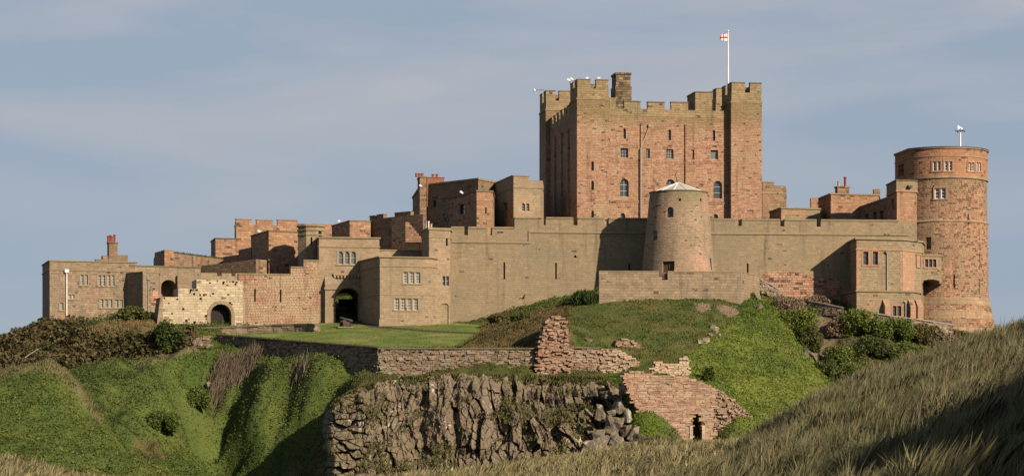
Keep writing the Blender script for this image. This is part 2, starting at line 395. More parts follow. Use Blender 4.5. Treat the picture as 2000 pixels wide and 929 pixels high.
stone('red_dressing', [(.39, .22, .14), (.44, .26, .165), (.41, .24, .15)], bw=.5, bh=.4, weather=(.38, .25, .16), wamt=.5, pits=.0, var=.2, streak=.2, bump=.2)
stone('tan_dressing', [(.27, .215, .13), (.31, .25, .15), (.29, .23, .14)], bw=.9, bh=.5, weather=(.22, .185, .11), wamt=.5, pits=.0, var=.12, streak=.2, bump=.2)
stone('dark_coping', [(.15, .12, .08), (.19, .155, .10), (.17, .14, .09)], bw=.9, bh=.5, weather=(.13, .115, .06), wamt=.6, pits=.0, var=.2, streak=.3, bump=.3)
stone('chimney_stone', [(.12, .09, .055), (.20, .15, .085), (.34, .24, .14), (.15, .11, .07), (.38, .25, .15)], bw=.6, bh=.34, weather=(.1, .085, .055), wamt=.5, pits=.12, var=.4, bump=1)
stone('brick', [(.36, .14, .075), (.43, .17, .09), (.31, .12, .07)], bw=.24, bh=.09, weather=(.3, .14, .08), wamt=.4, pits=.0, var=.3)
stone('orange_brick', [(.34, .16, .10), (.42, .24, .155), (.50, .33, .22), (.31, .14, .09)], bw=.7, bh=.3, weather=(.5, .3, .19), wamt=.7, ws=.4, pits=.06, var=.4, bump=.9)

def rubble_mat(name, cols, lich=(.42, .40, .33), lamt=.35):
    cols = [dim(c) for c in cols]; lich = dim(lich)
    s = NT(name); g = s.n('ShaderNodeNewGeometry'); pos = g.outputs['Position']
    base = s.ramp(g.outputs['Random Per Island'], pal(cols))
    f = s.noise(pos, 4.0, 6, .65); k = s.math('ADD', .62, s.math('MULTIPLY', f, .76))
    base = s.mix(1.0, base, s.comb(k, k, k), 'MULTIPLY')
    lf = s.math('MULTIPLY', s.smooth(s.noise(pos, .7, 6, .7), .52, .68), lamt)
    base = s.mix(lf, base, lich)
    mf = s.math('MULTIPLY', s.smooth(s.noise(pos, .25, 4), .55, .7), .5); base = s.mix(mf, base, s.mix(.5, base, (.12, .11, .05)))
    s.l(base, s.b.inputs['Base Color']); s.bump(f, .8, .08); return s.m
rubble_mat('rubble_grey', GREYB + [(.32, .26, .19), (.16, .12, .09)])
rubble_mat('rubble_red', [(.27, .15, .10), (.36, .20, .135), (.42, .26, .18), (.30, .2, .14), (.46, .33, .24)], lamt=.3)
rubble_mat('rubble_mixed', [(.24, .17, .12), (.36, .22, .15), (.44, .33, .24), (.32, .24, .17), (.2, .14, .1)], lamt=.4)
rubble_mat('rubble_pale', [(.46, .35, .23), (.55, .43, .29), (.48, .33, .22), (.58, .47, .33), (.50, .30, .2)], lamt=.3)
rubble_mat('rubble_ashlar', [(.38, .235, .16), (.45, .295, .20), (.48, .35, .24), (.41, .255, .175), (.36, .20, .135), (.30, .205, .15), (.47, .295, .185)], lamt=.3)

def rock_mat(name, cols, lich, lamt, lsc=.5, lo=.55, hi=.64):
    s = NT(name); g = s.n('ShaderNodeNewGeometry'); pos = g.outputs['Position']
    f = s.noise(pos, 1.2, 8, .68, .3); f2 = s.noise(s.map(pos, (1, 1, .25)), 2.2, 5, .6)
    base = s.ramp(s.math('ADD', s.math('MULTIPLY', f, .7), s.math('MULTIPLY', g.outputs['Random Per Island'], .35)), [(.22 + .6 * p, c) for p, c in pal(cols)])
    k = s.math('ADD', .6, s.math('MULTIPLY', f2, .8)); base = s.mix(1.0, base, s.comb(k, k, k), 'MULTIPLY')
    l = s.math('MULTIPLY', s.smooth(s.noise(pos, lsc, 8, .72, .5), lo, hi), lamt)
    base = s.mix(l, base, lich)
    nz = s.sep(g.outputs['Normal'])[2]
    moss = s.math('MULTIPLY', s.smooth(s.math('ADD', nz, s.math('MULTIPLY', s.math('SUBTRACT', s.noise(pos, .6, 5), .5), 1.4)), .55, .9), .55)
    base = s.mix(moss, base, (.11, .095, .04))
    s.l(base, s.b.inputs['Base Color']); s.bump(s.math('ADD', f, f2), .9, .18); return s.m
rock_mat('basalt', [(.045, .035, .026), (.085, .066, .047), (.13, .10, .071), (.185, .145, .102)], (.44, .41, .31), .85, .45, .58, .66)
rock_mat('lichened_rock', [(.07, .056, .042), (.11, .09, .066), (.15, .12, .088)], (.34, .31, .23), .8, .6, .5, .62)

def plain(name, col, rough=.6, spec=.3, metal=0.0, nscale=3.0, namt=.25):
    col = dim(col, .8 if 'white' in name else ALB); s = NT(name); f = s.noise(s.pos(), nscale, 4); k = s.math('ADD', 1 - namt / 2, s.math('MULTIPLY', s.math('SUBTRACT', f, .5), namt * 2))
    s.l(s.mix(1.0, col, s.comb(k, k, k), 'MULTIPLY'), s.b.inputs['Base Color'])
    s.b.inputs['Roughness'].default_value = rough; s.b.inputs['Specular IOR Level'].default_value = spec; s.b.inputs['Metallic'].default_value = metal
    return s.m
plain('white_frame', (.50, .46, .38), .6); plain('cream_frame', (.55, .49, .38), .6); plain('red_frame', (.22, .07, .05), .6)
plain('glass', (.07, .085, .098), .12, .6); plain('grey_glass', (.13, .15, .155), .3, .5); plain('dark_panel', (.012, .011, .012), .8)
plain('white_paint', (.75, .74, .72), .4, .4); plain('lead_pipe', (.34, .33, .31), .5, .4); plain('iron', (.018, .02, .019), .6, .4)
plain('terracotta', (.36, .085, .045), .8); plain('buff_pot', (.50, .38, .2), .8); plain('red_pot', (.30, .06, .04), .8)
plain('lead_roof', (.60, .55, .47), .5, .4, 0, .8, .3); plain('slate', (.06, .06, .062), .6); plain('wood', (.10, .065, .045), .8, .2, 0, 5)
plain('pale_wood', (.33, .29, .24), .8); plain('gun_iron', (.03, .03, .032), .45, .5); plain('red_cloth', (.52, .03, .03), .8); plain('white_cloth', (.72, .68, .66), .8)
plain('black_feather', (.015, .014, .014), .7); plain('tarmac', (.075, .062, .055), .9, .2, 0, 1.5, .4); plain('copper', (.52, .3, .12), .5)
plain('dead_wood', (.40, .35, .27), .9); plain('rust', (.13, .07, .05), .8)

def leafmat(name, transl=.25, rough=.75):
    s = NT(name); a = s.n('ShaderNodeAttribute', attribute_name='Col'); s.l(a.outputs[0], s.b.inputs['Base Color']); s.b.inputs['Roughness'].default_value = rough
    t = s.n('ShaderNodeBsdfTranslucent'); s.l(a.outputs[0], t.inputs[0]); mx = s.n('ShaderNodeMixShader'); mx.inputs[0].default_value = transl
    s.l(s.b.outputs[0], mx.inputs[1]); s.l(t.outputs[0], mx.inputs[2]); s.l(mx.outputs[0], s.out.inputs[0]); return s.m
leafmat('leaf', .25); leafmat('blade', .3)
def ground_mat(name, rough=.95, namt=.5, nsc=1.2):
    s = NT(name); a = s.n('ShaderNodeAttribute', attribute_name='Col'); pos = s.pos()
    f = s.noise(pos, nsc, 6, .65); k = s.math('ADD', 1 - namt / 2, s.math('MULTIPLY', f, namt))
    s.l(s.mix(1.0, a.outputs[0], s.comb(k, k, k), 'MULTIPLY'), s.b.inputs['Base Color']); s.b.inputs['Roughness'].default_value = rough
    s.bump(s.noise(pos, 2.2, 6, .7), .7, .25); return s.m
ground_mat('hill_ground'); ground_mat('dune_ground')
def lawn_mat():
    s = NT('lawn_grass'); pos = s.pos(); f = s.noise(pos, .22, 5, .6); g = s.noise(s.map(pos, (3, 3, 3)), 1.6, 5, .7)
    base = s.ramp(f, [(.3, (.062, .104, .017)), (.5, (.097, .128, .024)), (.66, (.152, .147, .046))])
    k = s.math('ADD', .7, s.math('MULTIPLY', g, .6)); s.l(s.mix(1.0, base, s.comb(k, k, k), 'MULTIPLY'), s.b.inputs['Base Color']); s.bump(g, .35, .06)
lawn_mat()
def simple_ground():
    s = NT('far_ground'); f = s.noise(s.pos(), .03, 6)
    s.l(s.ramp(f, [(.3, (.07, .08, .03)), (.7, (.14, .125, .06))]), s.b.inputs['Base Color'])
simple_ground()
# ---------------------------------------------------------------- terrain
def vnoise(x, y, seed=0):
    xi = np.floor(x).astype(np.int64); yi = np.floor(y).astype(np.int64); fx = x - xi; fy = y - yi
    fx = fx * fx * (3 - 2 * fx); fy = fy * fy * (3 - 2 * fy)
    def h(a, b):
        n = (a * 374761393 + b * 668265263 + seed * 974634777) & 0x7fffffff
        n = ((n ^ (n >> 13)) * 1274126177) & 0x7fffffff
        return ((n ^ (n >> 16)) & 0xffff) / 65535.0
    return (h(xi, yi) * (1 - fx) + h(xi + 1, yi) * fx) * (1 - fy) + (h(xi, yi + 1) * (1 - fx) + h(xi + 1, yi + 1) * fx) * fy
def fbm(x, y, sc, oct=4, seed=0):
    t = np.zeros_like(x, dtype=float); a = 1.0; s = 0
    for o in range(oct): t += a * vnoise(x * sc + o * 17.3, y * sc - o * 9.1, seed + o); s += a; a *= .55; sc *= 2.05
    return t / s
class RBF:
    def __init__(s, pts, c=2.5):
        p = np.array(pts, float); s.c = c; s.x = p[:, :2]; z = p[:, 2]; n = len(p)
        D = np.sqrt(((s.x[:, None] - s.x[None]) ** 2).sum(-1) + c * c)
        A = np.zeros((n + 3, n + 3)); A[:n, :n] = D - np.eye(n) * .15; A[:n, n:] = np.c_[np.ones(n), s.x]; A[n:, :n] = A[:n, n:].T
        s.w = np.linalg.solve(A, np.r_[z, 0, 0, 0])
    def __call__(s, x, y):
        x = np.asarray(x, float); y = np.asarray(y, float); sh = x.shape; x = x.ravel(); y = y.ravel(); out = np.empty(len(x)); n = len(s.x)
        for i in range(0, len(x), 40000):
            a = x[i:i + 40000, None]; b = y[i:i + 40000, None]
            d = np.sqrt((a - s.x[:, 0]) ** 2 + (b - s.x[:, 1]) ** 2 + s.c ** 2)
            out[i:i + 40000] = d @ s.w[:n] + s.w[n] + s.w[n + 1] * a[:, 0] + s.w[n + 2] * b[:, 0]
        return out.reshape(sh)
def W(l): return [tuple(P(*q)) for q in l]
def inpoly(px, py, poly):
    c = np.zeros(px.shape, bool); n = len(poly); j = n - 1
    for i in range(n):
        xi, yi = poly[i]; xj, yj = poly[j]
        if yi != yj: c ^= ((yi > py) != (yj > py)) & (px < (xj - xi) * (py - yi) / (yj - yi) + xi)
        j = i
    return c

RAV = []      # the ravine head falls steeply away from the lawn's curving wall
for t_, zs_ in ((.02, (10.4, 10.0, 8.3, 5.2)), (.25, (9.0, 5.6, .6, -3.2)), (.5, (9.0, 4.9, -.4, -4.8)), (.75, (8.2, 3.6, -1.6, -5.4)), (.93, (7.4, 3.6))):
    for off_, z_ in zip((1.2, 4, 8.5, 13), zs_): RAV.append(((-35.5 + 20.7 * t_ - .74 * off_) , 285.2 - 22.9 * t_ - .67 * off_, z_))
RAV = [(1000 + x * F / y, HY - z * F / y, y) for x, y, z in RAV]
def crag_top(px): return 245.5 + np.clip((px - 636) / 560, 0, 1) * 11.5      # the crag's spur comes forward at its left end
hill_pts = W([
 # brow of the hill at the foot of the castle walls, left to right
 (-260, 790, 292), (-150, 735, 291), (-60, 706, 291), (0, 686, 291), (50, 662, 295), (97, 640, 298.5), (180, 634, 297), (260, 618, 293), (303, 632, 291), (380, 640, 291), (440, 643, 291.5),
 # platform behind
 (-150, 760, 330), (60, 690, 330), (200, 640, 325), (400, 640, 325), (640, 620, 303), (665, 585, 315), (690, 560, 330), (600, 560, 335), (900, 560, 335), (1100, 540, 340), (1300, 540, 345), (1600, 560, 345), (1850, 600, 345), (2000, 720, 345), (2200, 800, 340),
 (-150, 900, 400), (400, 860, 400), (1000, 850, 400), (1500, 850, 400), (2000, 880, 400),
 # scrub slope on the left
 (-150, 770, 268), (0, 726, 268), (80, 712, 269), (150, 702, 271), (230, 694, 273), (300, 686, 275), (360, 676, 279), (0, 700, 282), (120, 672, 284), (230, 660, 284), (320, 655, 285),
 # dip behind the grassy mound, and the gully
 (0, 770, 256), (60, 765, 256), (120, 765, 256), (168, 790, 254), (192, 830, 249), (225, 868, 244), (270, 895, 238), (330, 935, 233),
 # the mound
 (-150, 765, 243), (-60, 732, 243), (0, 722, 242), (60, 708, 241), (105, 708, 240.5), (148, 732, 240), (174, 776, 239), (182, 815, 238), (-60, 810, 232), (0, 800, 232), (90, 795, 232), (60, 860, 225), (150, 860, 227), (0, 929, 217), (150, 929, 219), (240, 895, 228), (290, 925, 225), (-100, 929, 217), (220, 960, 214), (60, 980, 208), (330, 975, 222),
 # ravine side
 (250, 735, 265), (250, 790, 257), (330, 730, 270), (345, 684, 282), (375, 694, 278), (340, 800, 263), (340, 860, 257), (375, 700, 278), (412, 672, 284), (330, 925, 243), (430, 940, 243),
] + RAV + [(640, 740, 266), (690, 748, 264),
 (740, 752, 260.8), (820, 746, 261), (900, 742, 261.3), (1000, 745, 261.6), (1080, 744, 261.8), (1170, 744, 262), (1230, 756, 260), (1215, 748, 261.6),
 (1215, 800, 253), (1262, 800, 251), (1268, 835, 249.4), (1245, 855, 248), (1290, 865, 248.3),
] + [q for px in range(700, 1200, 60) for q in ((px, 752, crag_top(px) + 2.2), (px, 742, crag_top(px) + 8) if px < 1000 else (px, 775, crag_top(px) + 1.6), (px, 850, crag_top(px) - 1.2), (px, 955, crag_top(px) - 3.5))] + [
 # under the lawn
 (500, 668, 286), (640, 655, 292), (740, 655, 291), (880, 655, 292), (600, 690, 276), (740, 705, 268), (880, 700, 268), (1000, 705, 267),
 # bank and mid hill
 (965, 630, 293), (1000, 620, 291), (1060, 608, 288), (950, 652, 277), (1000, 637, 277), (1060, 622, 275), (925, 674, 266.5), (960, 668, 267), (1000, 663, 267), (1040, 655, 267), (1080, 655, 267), (1000, 684, 264.2), (900, 686, 264),
 (1113, 598, 289), (1170, 586, 289.5), (1240, 582, 289.5), (1320, 582, 289.5), (1400, 582, 290), (1447, 592, 290), (1130, 640, 277), (1220, 640, 277), (1300, 632, 277), (1120, 686, 266), (1200, 688, 266), (1255, 712, 262.5), (1270, 700, 264), (1340, 690, 265), (1380, 640, 276), (1420, 620, 281), (1275, 735, 259.0), (1340, 745, 258.0), (1300, 742, 255),
 # bright ivy slope
 (1484, 590, 290.5), (1510, 618, 287), (1555, 672, 280), (1602, 735, 273), (1640, 788, 267), (1665, 830, 262), (1440, 650, 276), (1420, 700, 268), (1380, 700, 265), (1460, 740, 264), (1520, 740, 267), (1480, 800, 257), (1560, 800, 261), (1400, 770, 256), (1440, 815, 252.5), (1480, 850, 250), (1560, 850, 253), (1360, 860, 253), (1420, 872, 250),
 # gully and bushes on the right, then under the round tower
 (1515, 568, 302), (1560, 585, 301), (1600, 612, 297.5), (1640, 612, 297), (1610, 640, 296), (1600, 682, 291), (1620, 740, 283), (1660, 790, 276), (1640, 600, 299), (1720, 622, 297), (1800, 640, 300), (1870, 652, 303), (1945, 655, 309), (1985, 675, 312), (1700, 690, 288), (1800, 690, 291), (1900, 690, 296), (1720, 750, 280), (1850, 750, 283), (1800, 820, 270), (2000, 760, 290), (2150, 780, 300), (1650, 560, 315), (1900, 620, 325),
]) + [(-75, 205, -5.6), (-40, 205, -5.6), (0, 205, -5.6), (40, 205, -5.6), (75, 205, -5.6), (110, 230, -5.6), (110, 300, -5.6), (-110, 230, -5.6), (-110, 320, -6), (20, 235, -3.2), (30, 240, -2.4), (-5, 238, -5.2), (50, 240, -3.0), (-12, 228, -6), (-17.3, 249, 3.6), (-17.3, 255, 5.4), (-17.5, 260, 6.2), (-22.3, 243, -5.2), (-22.6, 249, -5.2), (-23, 255, -5.0), (-23.6, 261, -3.0), (-20.5, 240, -4.6)]
_hill = RBF(hill_pts)
lawn_poly = [(425, 655, 285.2), (520, 662.5, 278), (630, 671.5, 270), (740, 680, 262.3), (880, 680, 263.1), (898, 676, 265.5), (925, 660, 274), (948, 645, 284), (945, 634, 294), (875, 628, 298.5), (742, 630, 294.5), (700, 629, 298), (640, 628, 299), (622, 630, 297.5), (560, 640, 296), (470, 648, 294.8), (440, 652, 292.5)]
lawn_fn = RBF(W(lawn_poly + [(660, 650, 284), (760, 650, 282), (860, 650, 281), (700, 640, 290), (820, 640, 288)]), 3.0)
lawn_xy = [tuple(XY(a, c)) for a, b, c in lawn_poly]
def hill_z(x, y, noise=True):
    x = np.asarray(x, float); y = np.asarray(y, float); z = _hill(x, y)
    if noise:
        px = 1000 + x * F / y; py = HY - z * F / y
        rough = np.clip((py - 620) / 60, .15, 1) * np.where((px > 1110) & (px < 1440), .6, 1)
        z = z + rough * ((fbm(x, y, .22, 3, 3) - .5) * 1.7 + (fbm(x, y, .7, 3, 9) - .5) * .9)
        # little ridges and runnels running down the shaded ravine
        rv = np.clip(1.15 - np.abs(px - 445) / 220, 0, 1) * np.clip((py - 690) / 40, 0, 1) * np.clip((915 - py) / 50, 0, 1)
        q = x * .97 - y * .22; z = z + rv * (np.sin(q * .72 + 2.6 * fbm(x, y, .09, 2, 21)) * 1.15 + (fbm(q, y * .15, .45, 3, 5) - .5) * 4.2)
    il = inpoly(x, y, lawn_xy)
    if il.any(): z = np.where(il, np.minimum(z, lawn_fn(x, y) - .35), z)
    return z
# zones of ground cover, outlined in the plane of the photograph and stored on the ground as kinds of plants
Zp = dict(
 scrub=[(-200, 690), (0, 668), (60, 650), (120, 632), (160, 632), (185, 664), (230, 662), (300, 656), (330, 654), (390, 655), (370, 690), (330, 690), (280, 696), (200, 702), (140, 722), (0, 745), (-200, 780)],
 straw=[(150, 655), (175, 640), (310, 605), (310, 645), (235, 652), (190, 660)],
 crest=[(-60, 728), (20, 712), (60, 698), (125, 696), (165, 728), (204, 800), (186, 826), (152, 778), (110, 734), (60, 727), (0, 742), (-60, 752)],
 foot=[(262, 855), (310, 860), (330, 890), (300, 900), (270, 880)],
 bank=[(880, 690), (935, 640), (1000, 610), (1060, 605), (1112, 590), (1120, 684)],
 olive=[(1105, 600), (1165, 578), (1440, 575), (1455, 595), (1410, 640), (1360, 680), (1350, 725), (1230, 745), (1105, 690)],
 ivy=[(1432, 612), (1480, 578), (1515, 600), (1680, 800), (1640, 870), (1500, 870), (1345, 755), (1340, 700), (1360, 680), (1415, 640)],
 bank2=[(1180, 722), (1245, 745), (1300, 850), (1230, 860)],
 capg=[(622, 812), (690, 742), (738, 705), (1240, 695), (1252, 770), (760, 790), (680, 805)],
 path=[(585, 0), (586, 0), (586, 1)],
 brush=[(1500, 575), (1640, 590), (1860, 630), (1990, 655), (1990, 900), (1665, 800), (1512, 605)],
 dirt=[(1350, 598), (1372, 592), (1388, 602), (1370, 612)], dirt2=[(1392, 604), (1412, 596), (1436, 604), (1442, 622), (1410, 616)],
 track=[(255, 704), (330, 690), (390, 672), (410, 668), (400, 682), (330, 702), (270, 715)],
 sandy=[(1590, 615), (1618, 618), (1640, 690), (1625, 720), (1600, 690)],
 beach=[(600, 890), (1240, 850), (1330, 850), (1700, 850), (1700, 1000), (600, 1000)],
)
ZI = {k: i + 1 for i, k in enumerate(Zp)}
def zone(x, y, z):
    px = 1000 + x * F / y; py = HY - z * F / y; jit = (fbm(x, y, .5, 3, 40) - .5) * 22
    px = px + jit; py = py + (fbm(x, y, .5, 3, 50) - .5) * 16
    r = np.zeros(x.shape, int)
    for k in ('beach', 'brush', 'capg', 'olive', 'bank', 'ivy', 'bank2', 'scrub', 'straw', 'track', 'sandy', 'dirt', 'dirt2', 'foot'): r[inpoly(px, py, Zp[k])] = ZI[k]
    m = inpoly(px, py, Zp['crest']) & (y < 249); r[m] = ZI['crest']
    r[(y < 249) & (r == ZI['scrub'])] = 0
    r[(z < -3.3) & (px > 560) & (r != ZI['scrub'])] = ZI['beach']
    return r
COL = {0: ((.09, .135, .027), (.142, .182, .038)), 'scrub': ((.085, .085, .03), (.15, .11, .048)), 'straw': ((.30, .215, .10), (.22, .175, .07)), 'crest': ((.21, .19, .085), (.15, .15, .05)),
       'foot': ((.2, .16, .06), (.13, .13, .04)), 'bank': ((.23, .165, .07), (.11, .10, .035)), 'olive': ((.10, .145, .032), (.185, .18, .055)), 'ivy': ((.13, .185, .030), (.225, .265, .045)), 'bank2': ((.10, .15, .02), (.15, .2, .025)),
       'capg': ((.085, .10, .022), (.14, .125, .04)), 'path': ((.2, .2, .2), (.2, .2, .2)), 'brush': ((.085, .13, .028), (.20, .17, .075)), 'dirt': ((.27, .195, .13), (.22, .16, .10)), 'dirt2': ((.27, .195, .13), (.22, .16, .10)),
       'track': ((.20, .165, .085), (.14, .125, .05)), 'sandy': ((.21, .155, .10), (.17, .12, .07)), 'beach': ((.19, .165, .07), (.12, .12, .04))}
CA = np.zeros((len(ZI) + 1, 3)); CB = np.zeros((len(ZI) + 1, 3))
for k, (a, b) in COL.items(): i = 0 if k == 0 else ZI[k]; CA[i] = a; CB[i] = b
def set_col(me, cols):
    at = me.color_attributes.new('Col', 'FLOAT_COLOR', 'POINT'); at.data.foreach_set('color', np.c_[np.asarray(cols) * ALB, np.ones(len(cols))].astype(np.float32).ravel())
def grid_mesh(name, X, Y, Z, cols, mat, keep=None):
    ny, nx = X.shape; v = np.stack([X, Y, Z], -1).reshape(-1, 3)
    idx = np.arange(ny * nx).reshape(ny, nx); q = np.stack([idx[:-1, :-1], idx[:-1, 1:], idx[1:, 1:], idx[1:, :-1]], -1)
    if keep is not None: q = q[keep[:-1, :-1] & keep[1:, 1:] & keep[:-1, 1:] & keep[1:, :-1]]
    q = q.reshape(-1, 4)
    me = bpy.data.meshes.new(name); me.vertices.add(len(v)); me.vertices.foreach_set('co', v.astype(np.float32).ravel())
    me.loops.add(len(q) * 4); me.loops.foreach_set('vertex_index', q.astype(np.int32).ravel())
    me.polygons.add(len(q)); me.polygons.foreach_set('loop_start', np.arange(0, len(q) * 4, 4, dtype=np.int32)); me.update(calc_edges=True)
    me.polygons.foreach_set('use_smooth', np.ones(len(q), bool))
    if cols is not None: set_col(me, cols.reshape(-1, 3))
    me.materials.append(M[mat]); o = bpy.data.objects.new(name, me); SC.collection.objects.link(o); return o

gx = np.arange(-84, 90, .42); gy = np.arange(205, 352, .42); X, Y = np.meshgrid(gx, gy); Z = hill_z(X, Y)
zn = zone(X, Y, Z); mixf = np.clip(fbm(X, Y, .35, 4, 77) * 2.2 - .6, 0, 1)[..., None]
HC = CA[zn] * (1 - mixf) + CB[zn] * mixf; HC = HC * np.where(np.isin(zn, [ZI['dirt'], ZI['dirt2'], ZI['sandy'], ZI['track']])[..., None], 1.0, .72)
hill = grid_mesh('hill', X, Y, Z, HC, 'hill_ground'); tag(hill, kind='structure')
def ray_hill(px, py, default):
    Ys = np.arange(max(232, default - 22), default + 22, .25); x = (px - 1000) * Ys / F; z = (HY - py) * Ys / F; h = hill_z(x, Ys) >= z
    i = np.argmax(h); return float(Ys[i]) if h.any() and i > 0 else default
def hz(x, y): return float(hill_z(np.array([x]), np.array([y]))[0])

# lawn inside the walls: a mown sheet
lx = np.arange(-40, 6, .35); ly = np.arange(261, 300, .35); LX, LY = np.meshgrid(lx, ly); keep = inpoly(LX, LY, lawn_xy)
# pull a clean edge: polygon filled with its own border plus the interior grid
bm = bmesh.new(); bv = []
nb = len(lawn_xy); border = []
for i in range(nb):
    a, b = Vector(lawn_xy[i]), Vector(lawn_xy[(i + 1) % nb]); c = max(1, int((b - a).length / .8))
    for q in range(c): border.append(a + (b - a) * q / c)
from mathutils.geometry import delaunay_2d_cdt
ins = [Vector((float(a), float(b))) for a, b in zip(LX[keep][::3], LY[keep][::3])]
vv, ee, ff, *_ = delaunay_2d_cdt(border + ins, [(i, (i + 1) % len(border)) for i in range(len(border))], [], 1, 1e-4)
lz = lawn_fn(np.array([p[0] for p in vv]), np.array([p[1] for p in vv]))
me = bpy.data.meshes.new('lawn'); me.from_pydata([(p[0], p[1], z) for p, z in zip(vv, lz)], [], ff); me.update()
lawn = bpy.data.objects.new('lawn', me); SC.collection.objects.link(lawn); me.materials.append(M['lawn_grass']); me.polygons.foreach_set('use_smooth', [True] * len(ff)); tag(lawn, kind='structure')
def lz1(x, y): return float(lawn_fn(np.array([x]), np.array([y]))[0])
def strip(name, line, w, mat, zf, lift):
    m = MB(); pts = [Vector(XY(a, b)) for a, b in line]; fine = []
    for a, b in zip(pts[:-1], pts[1:]):
        c = max(2, int((b - a).length / .5)); fine += [a + (b - a) * q / c for q in range(c)]
    fine.append(pts[-1]); vs = []; fs = []
    for i, p in enumerate(fine):
        d = (fine[min(i + 1, len(fine) - 1)] - fine[max(i - 1, 0)]).normalized(); n = Vector((-d.y, d.x))
        for s_ in (-.5, .5): q = p + n * w * s_; vs.append((q.x, q.y, zf(q.x, q.y) + lift))
    fs = [[2 * i, 2 * i + 1, 2 * i + 3, 2 * i + 2] for i in range(len(fine) - 1)]
    me = bpy.data.meshes.new(name); me.from_pydata(vs, [], fs); o = bpy.data.objects.new(name, me); SC.collection.objects.link(o); me.materials.append(M[mat]); return tag(o, kind='structure')
strip('path', [(695, 297.5), (740, 290), (830, 284), (905, 281), (950, 280)], 1.5, 'tarmac', lz1, .03)

# dunes in front
dune_pts = W([(-300, 880, 150), (-150, 888, 150), (0, 898, 150), (70, 912, 150), (150, 955, 150), (250, 985, 150), (450, 990, 150), (600, 985, 150), (700, 966, 150), (800, 960, 150), (900, 940, 150), (1000, 912, 150), (1100, 906, 150), (1200, 894, 150), (1290, 878, 150), (1380, 876, 148),
  (0, 935, 195), (300, 985, 195), (600, 980, 195), (1000, 915, 195), (1250, 895, 195), (1500, 880, 195), (1320, 965, 105), (1395, 928, 100), (1440, 890, 100), (1490, 852, 101), (1600, 785, 101), (1700, 745, 101), (1800, 714, 100), (1900, 684, 99), (2000, 658, 98), (2150, 615, 97),
  (1600, 840, 82), (1750, 780, 82), (1900, 735, 82), (2050, 690, 82), (1500, 905, 78),
  (1600, 905, 66), (1750, 845, 67), (1900, 795, 67), (2050, 740, 67), (2250, 640, 66), (1450, 945, 70), (1650, 930, 52), (1850, 905, 52), (2050, 850, 52), (2300, 750, 52), (1300, 970, 70), (1700, 945, 42), (2000, 930, 42), (2300, 820, 42),
  (1700, 838, 130), (1900, 838, 130), (2200, 838, 130), (1500, 872, 130), (1900, 905, 180), (2300, 890, 180)]) + \
 [(0, 0, -1.75), (-15, 10, -2.2), (15, 5, -1.6), (0, 40, -1.9), (-10, 60, -2.2), (-25, 60, -2.5), (0, 100, -3.2), (-20, 100, -3.2), (5, 85, -2.9), (6.2, 60, -2.4), (0, 75, -2.8), (7, 100, -3.0), (20, 28, 8.0), (20.5, 38, 8.7), (22, 48, 8.6), (24, 58, 8.1), (27, 68, 7.4), (33, 82, 5.5), (35, 50, 12), (45, 50, 13), (7, 30, -1.7), (10, 30, -1.0), (6, 20, -1.8), (9, 37, -1.5), (11, 37, -.8), (4, 12, -1.8), (9, 10, -1.4), (8, 24, -1.6), (12, 44, -.2), (13, 30, 1), (-60, 20, -3), (-60, 150, -3), (-60, 215, -5.8), (0, 215, -5.6), (60, 215, -5.6), (60, 120, 2), (60, 150, -2)]  # includes an unseen high ridge at right, added to shade the near dune
_dune = RBF(dune_pts, 2.0)
def dune_z(x, y):
    x = np.asarray(x, float); y = np.asarray(y, float)
    amp = np.clip((y - 18) / 30, 0, 1) * np.clip((205 - y) / 20, 0, 1)
    return _dune(x, y) + amp * ((fbm(x, y, .16, 3, 61) - .5) * .9 + (fbm(x, y, .55, 3, 62) - .5) * .55)
dx = np.concatenate([np.arange(-60, -8, .8), np.arange(-8, 34, .3), np.arange(34, 61, .8)]); dy = np.concatenate([np.arange(2, 40, 1.0), np.arange(40, 112, .35), np.arange(112, 216, .7)])
DX, DY = np.meshgrid(dx, dy); DZ = dune_z(DX, DY); dm = np.clip(fbm(DX, DY, .3, 4, 90) * 2.4 - .7, 0, 1)[..., None]
DC = np.array((.13, .122, .055)) * (1 - dm) + np.array((.21, .175, .09)) * dm
near = (DY < 75) & (DX > 4); sandm = np.clip((fbm(DX, DY, .42, 3, 91) - .60) * 7, 0, 1) * near * (DZ < 1.6)
DC = DC * (1 - sandm[..., None]) + np.array((.26, .19, .13)) * sandm[..., None]
dune = grid_mesh('dune_ground', DX, DY, DZ, DC, 'dune_ground'); tag(dune, kind='structure')
# the wider country, out to the horizon
gm = MB(); gp = [(-9000, -3000), (9000, -3000), (9000, 9000), (-9000, 9000)]
me = bpy.data.meshes.new('ground'); me.from_pydata([(a, b, -8.0) for a, b in gp], [], [[0, 1, 2, 3]]); o = bpy.data.objects.new('ground', me); SC.collection.objects.link(o); me.materials.append(M['far_ground']); tag(o, kind='structure')

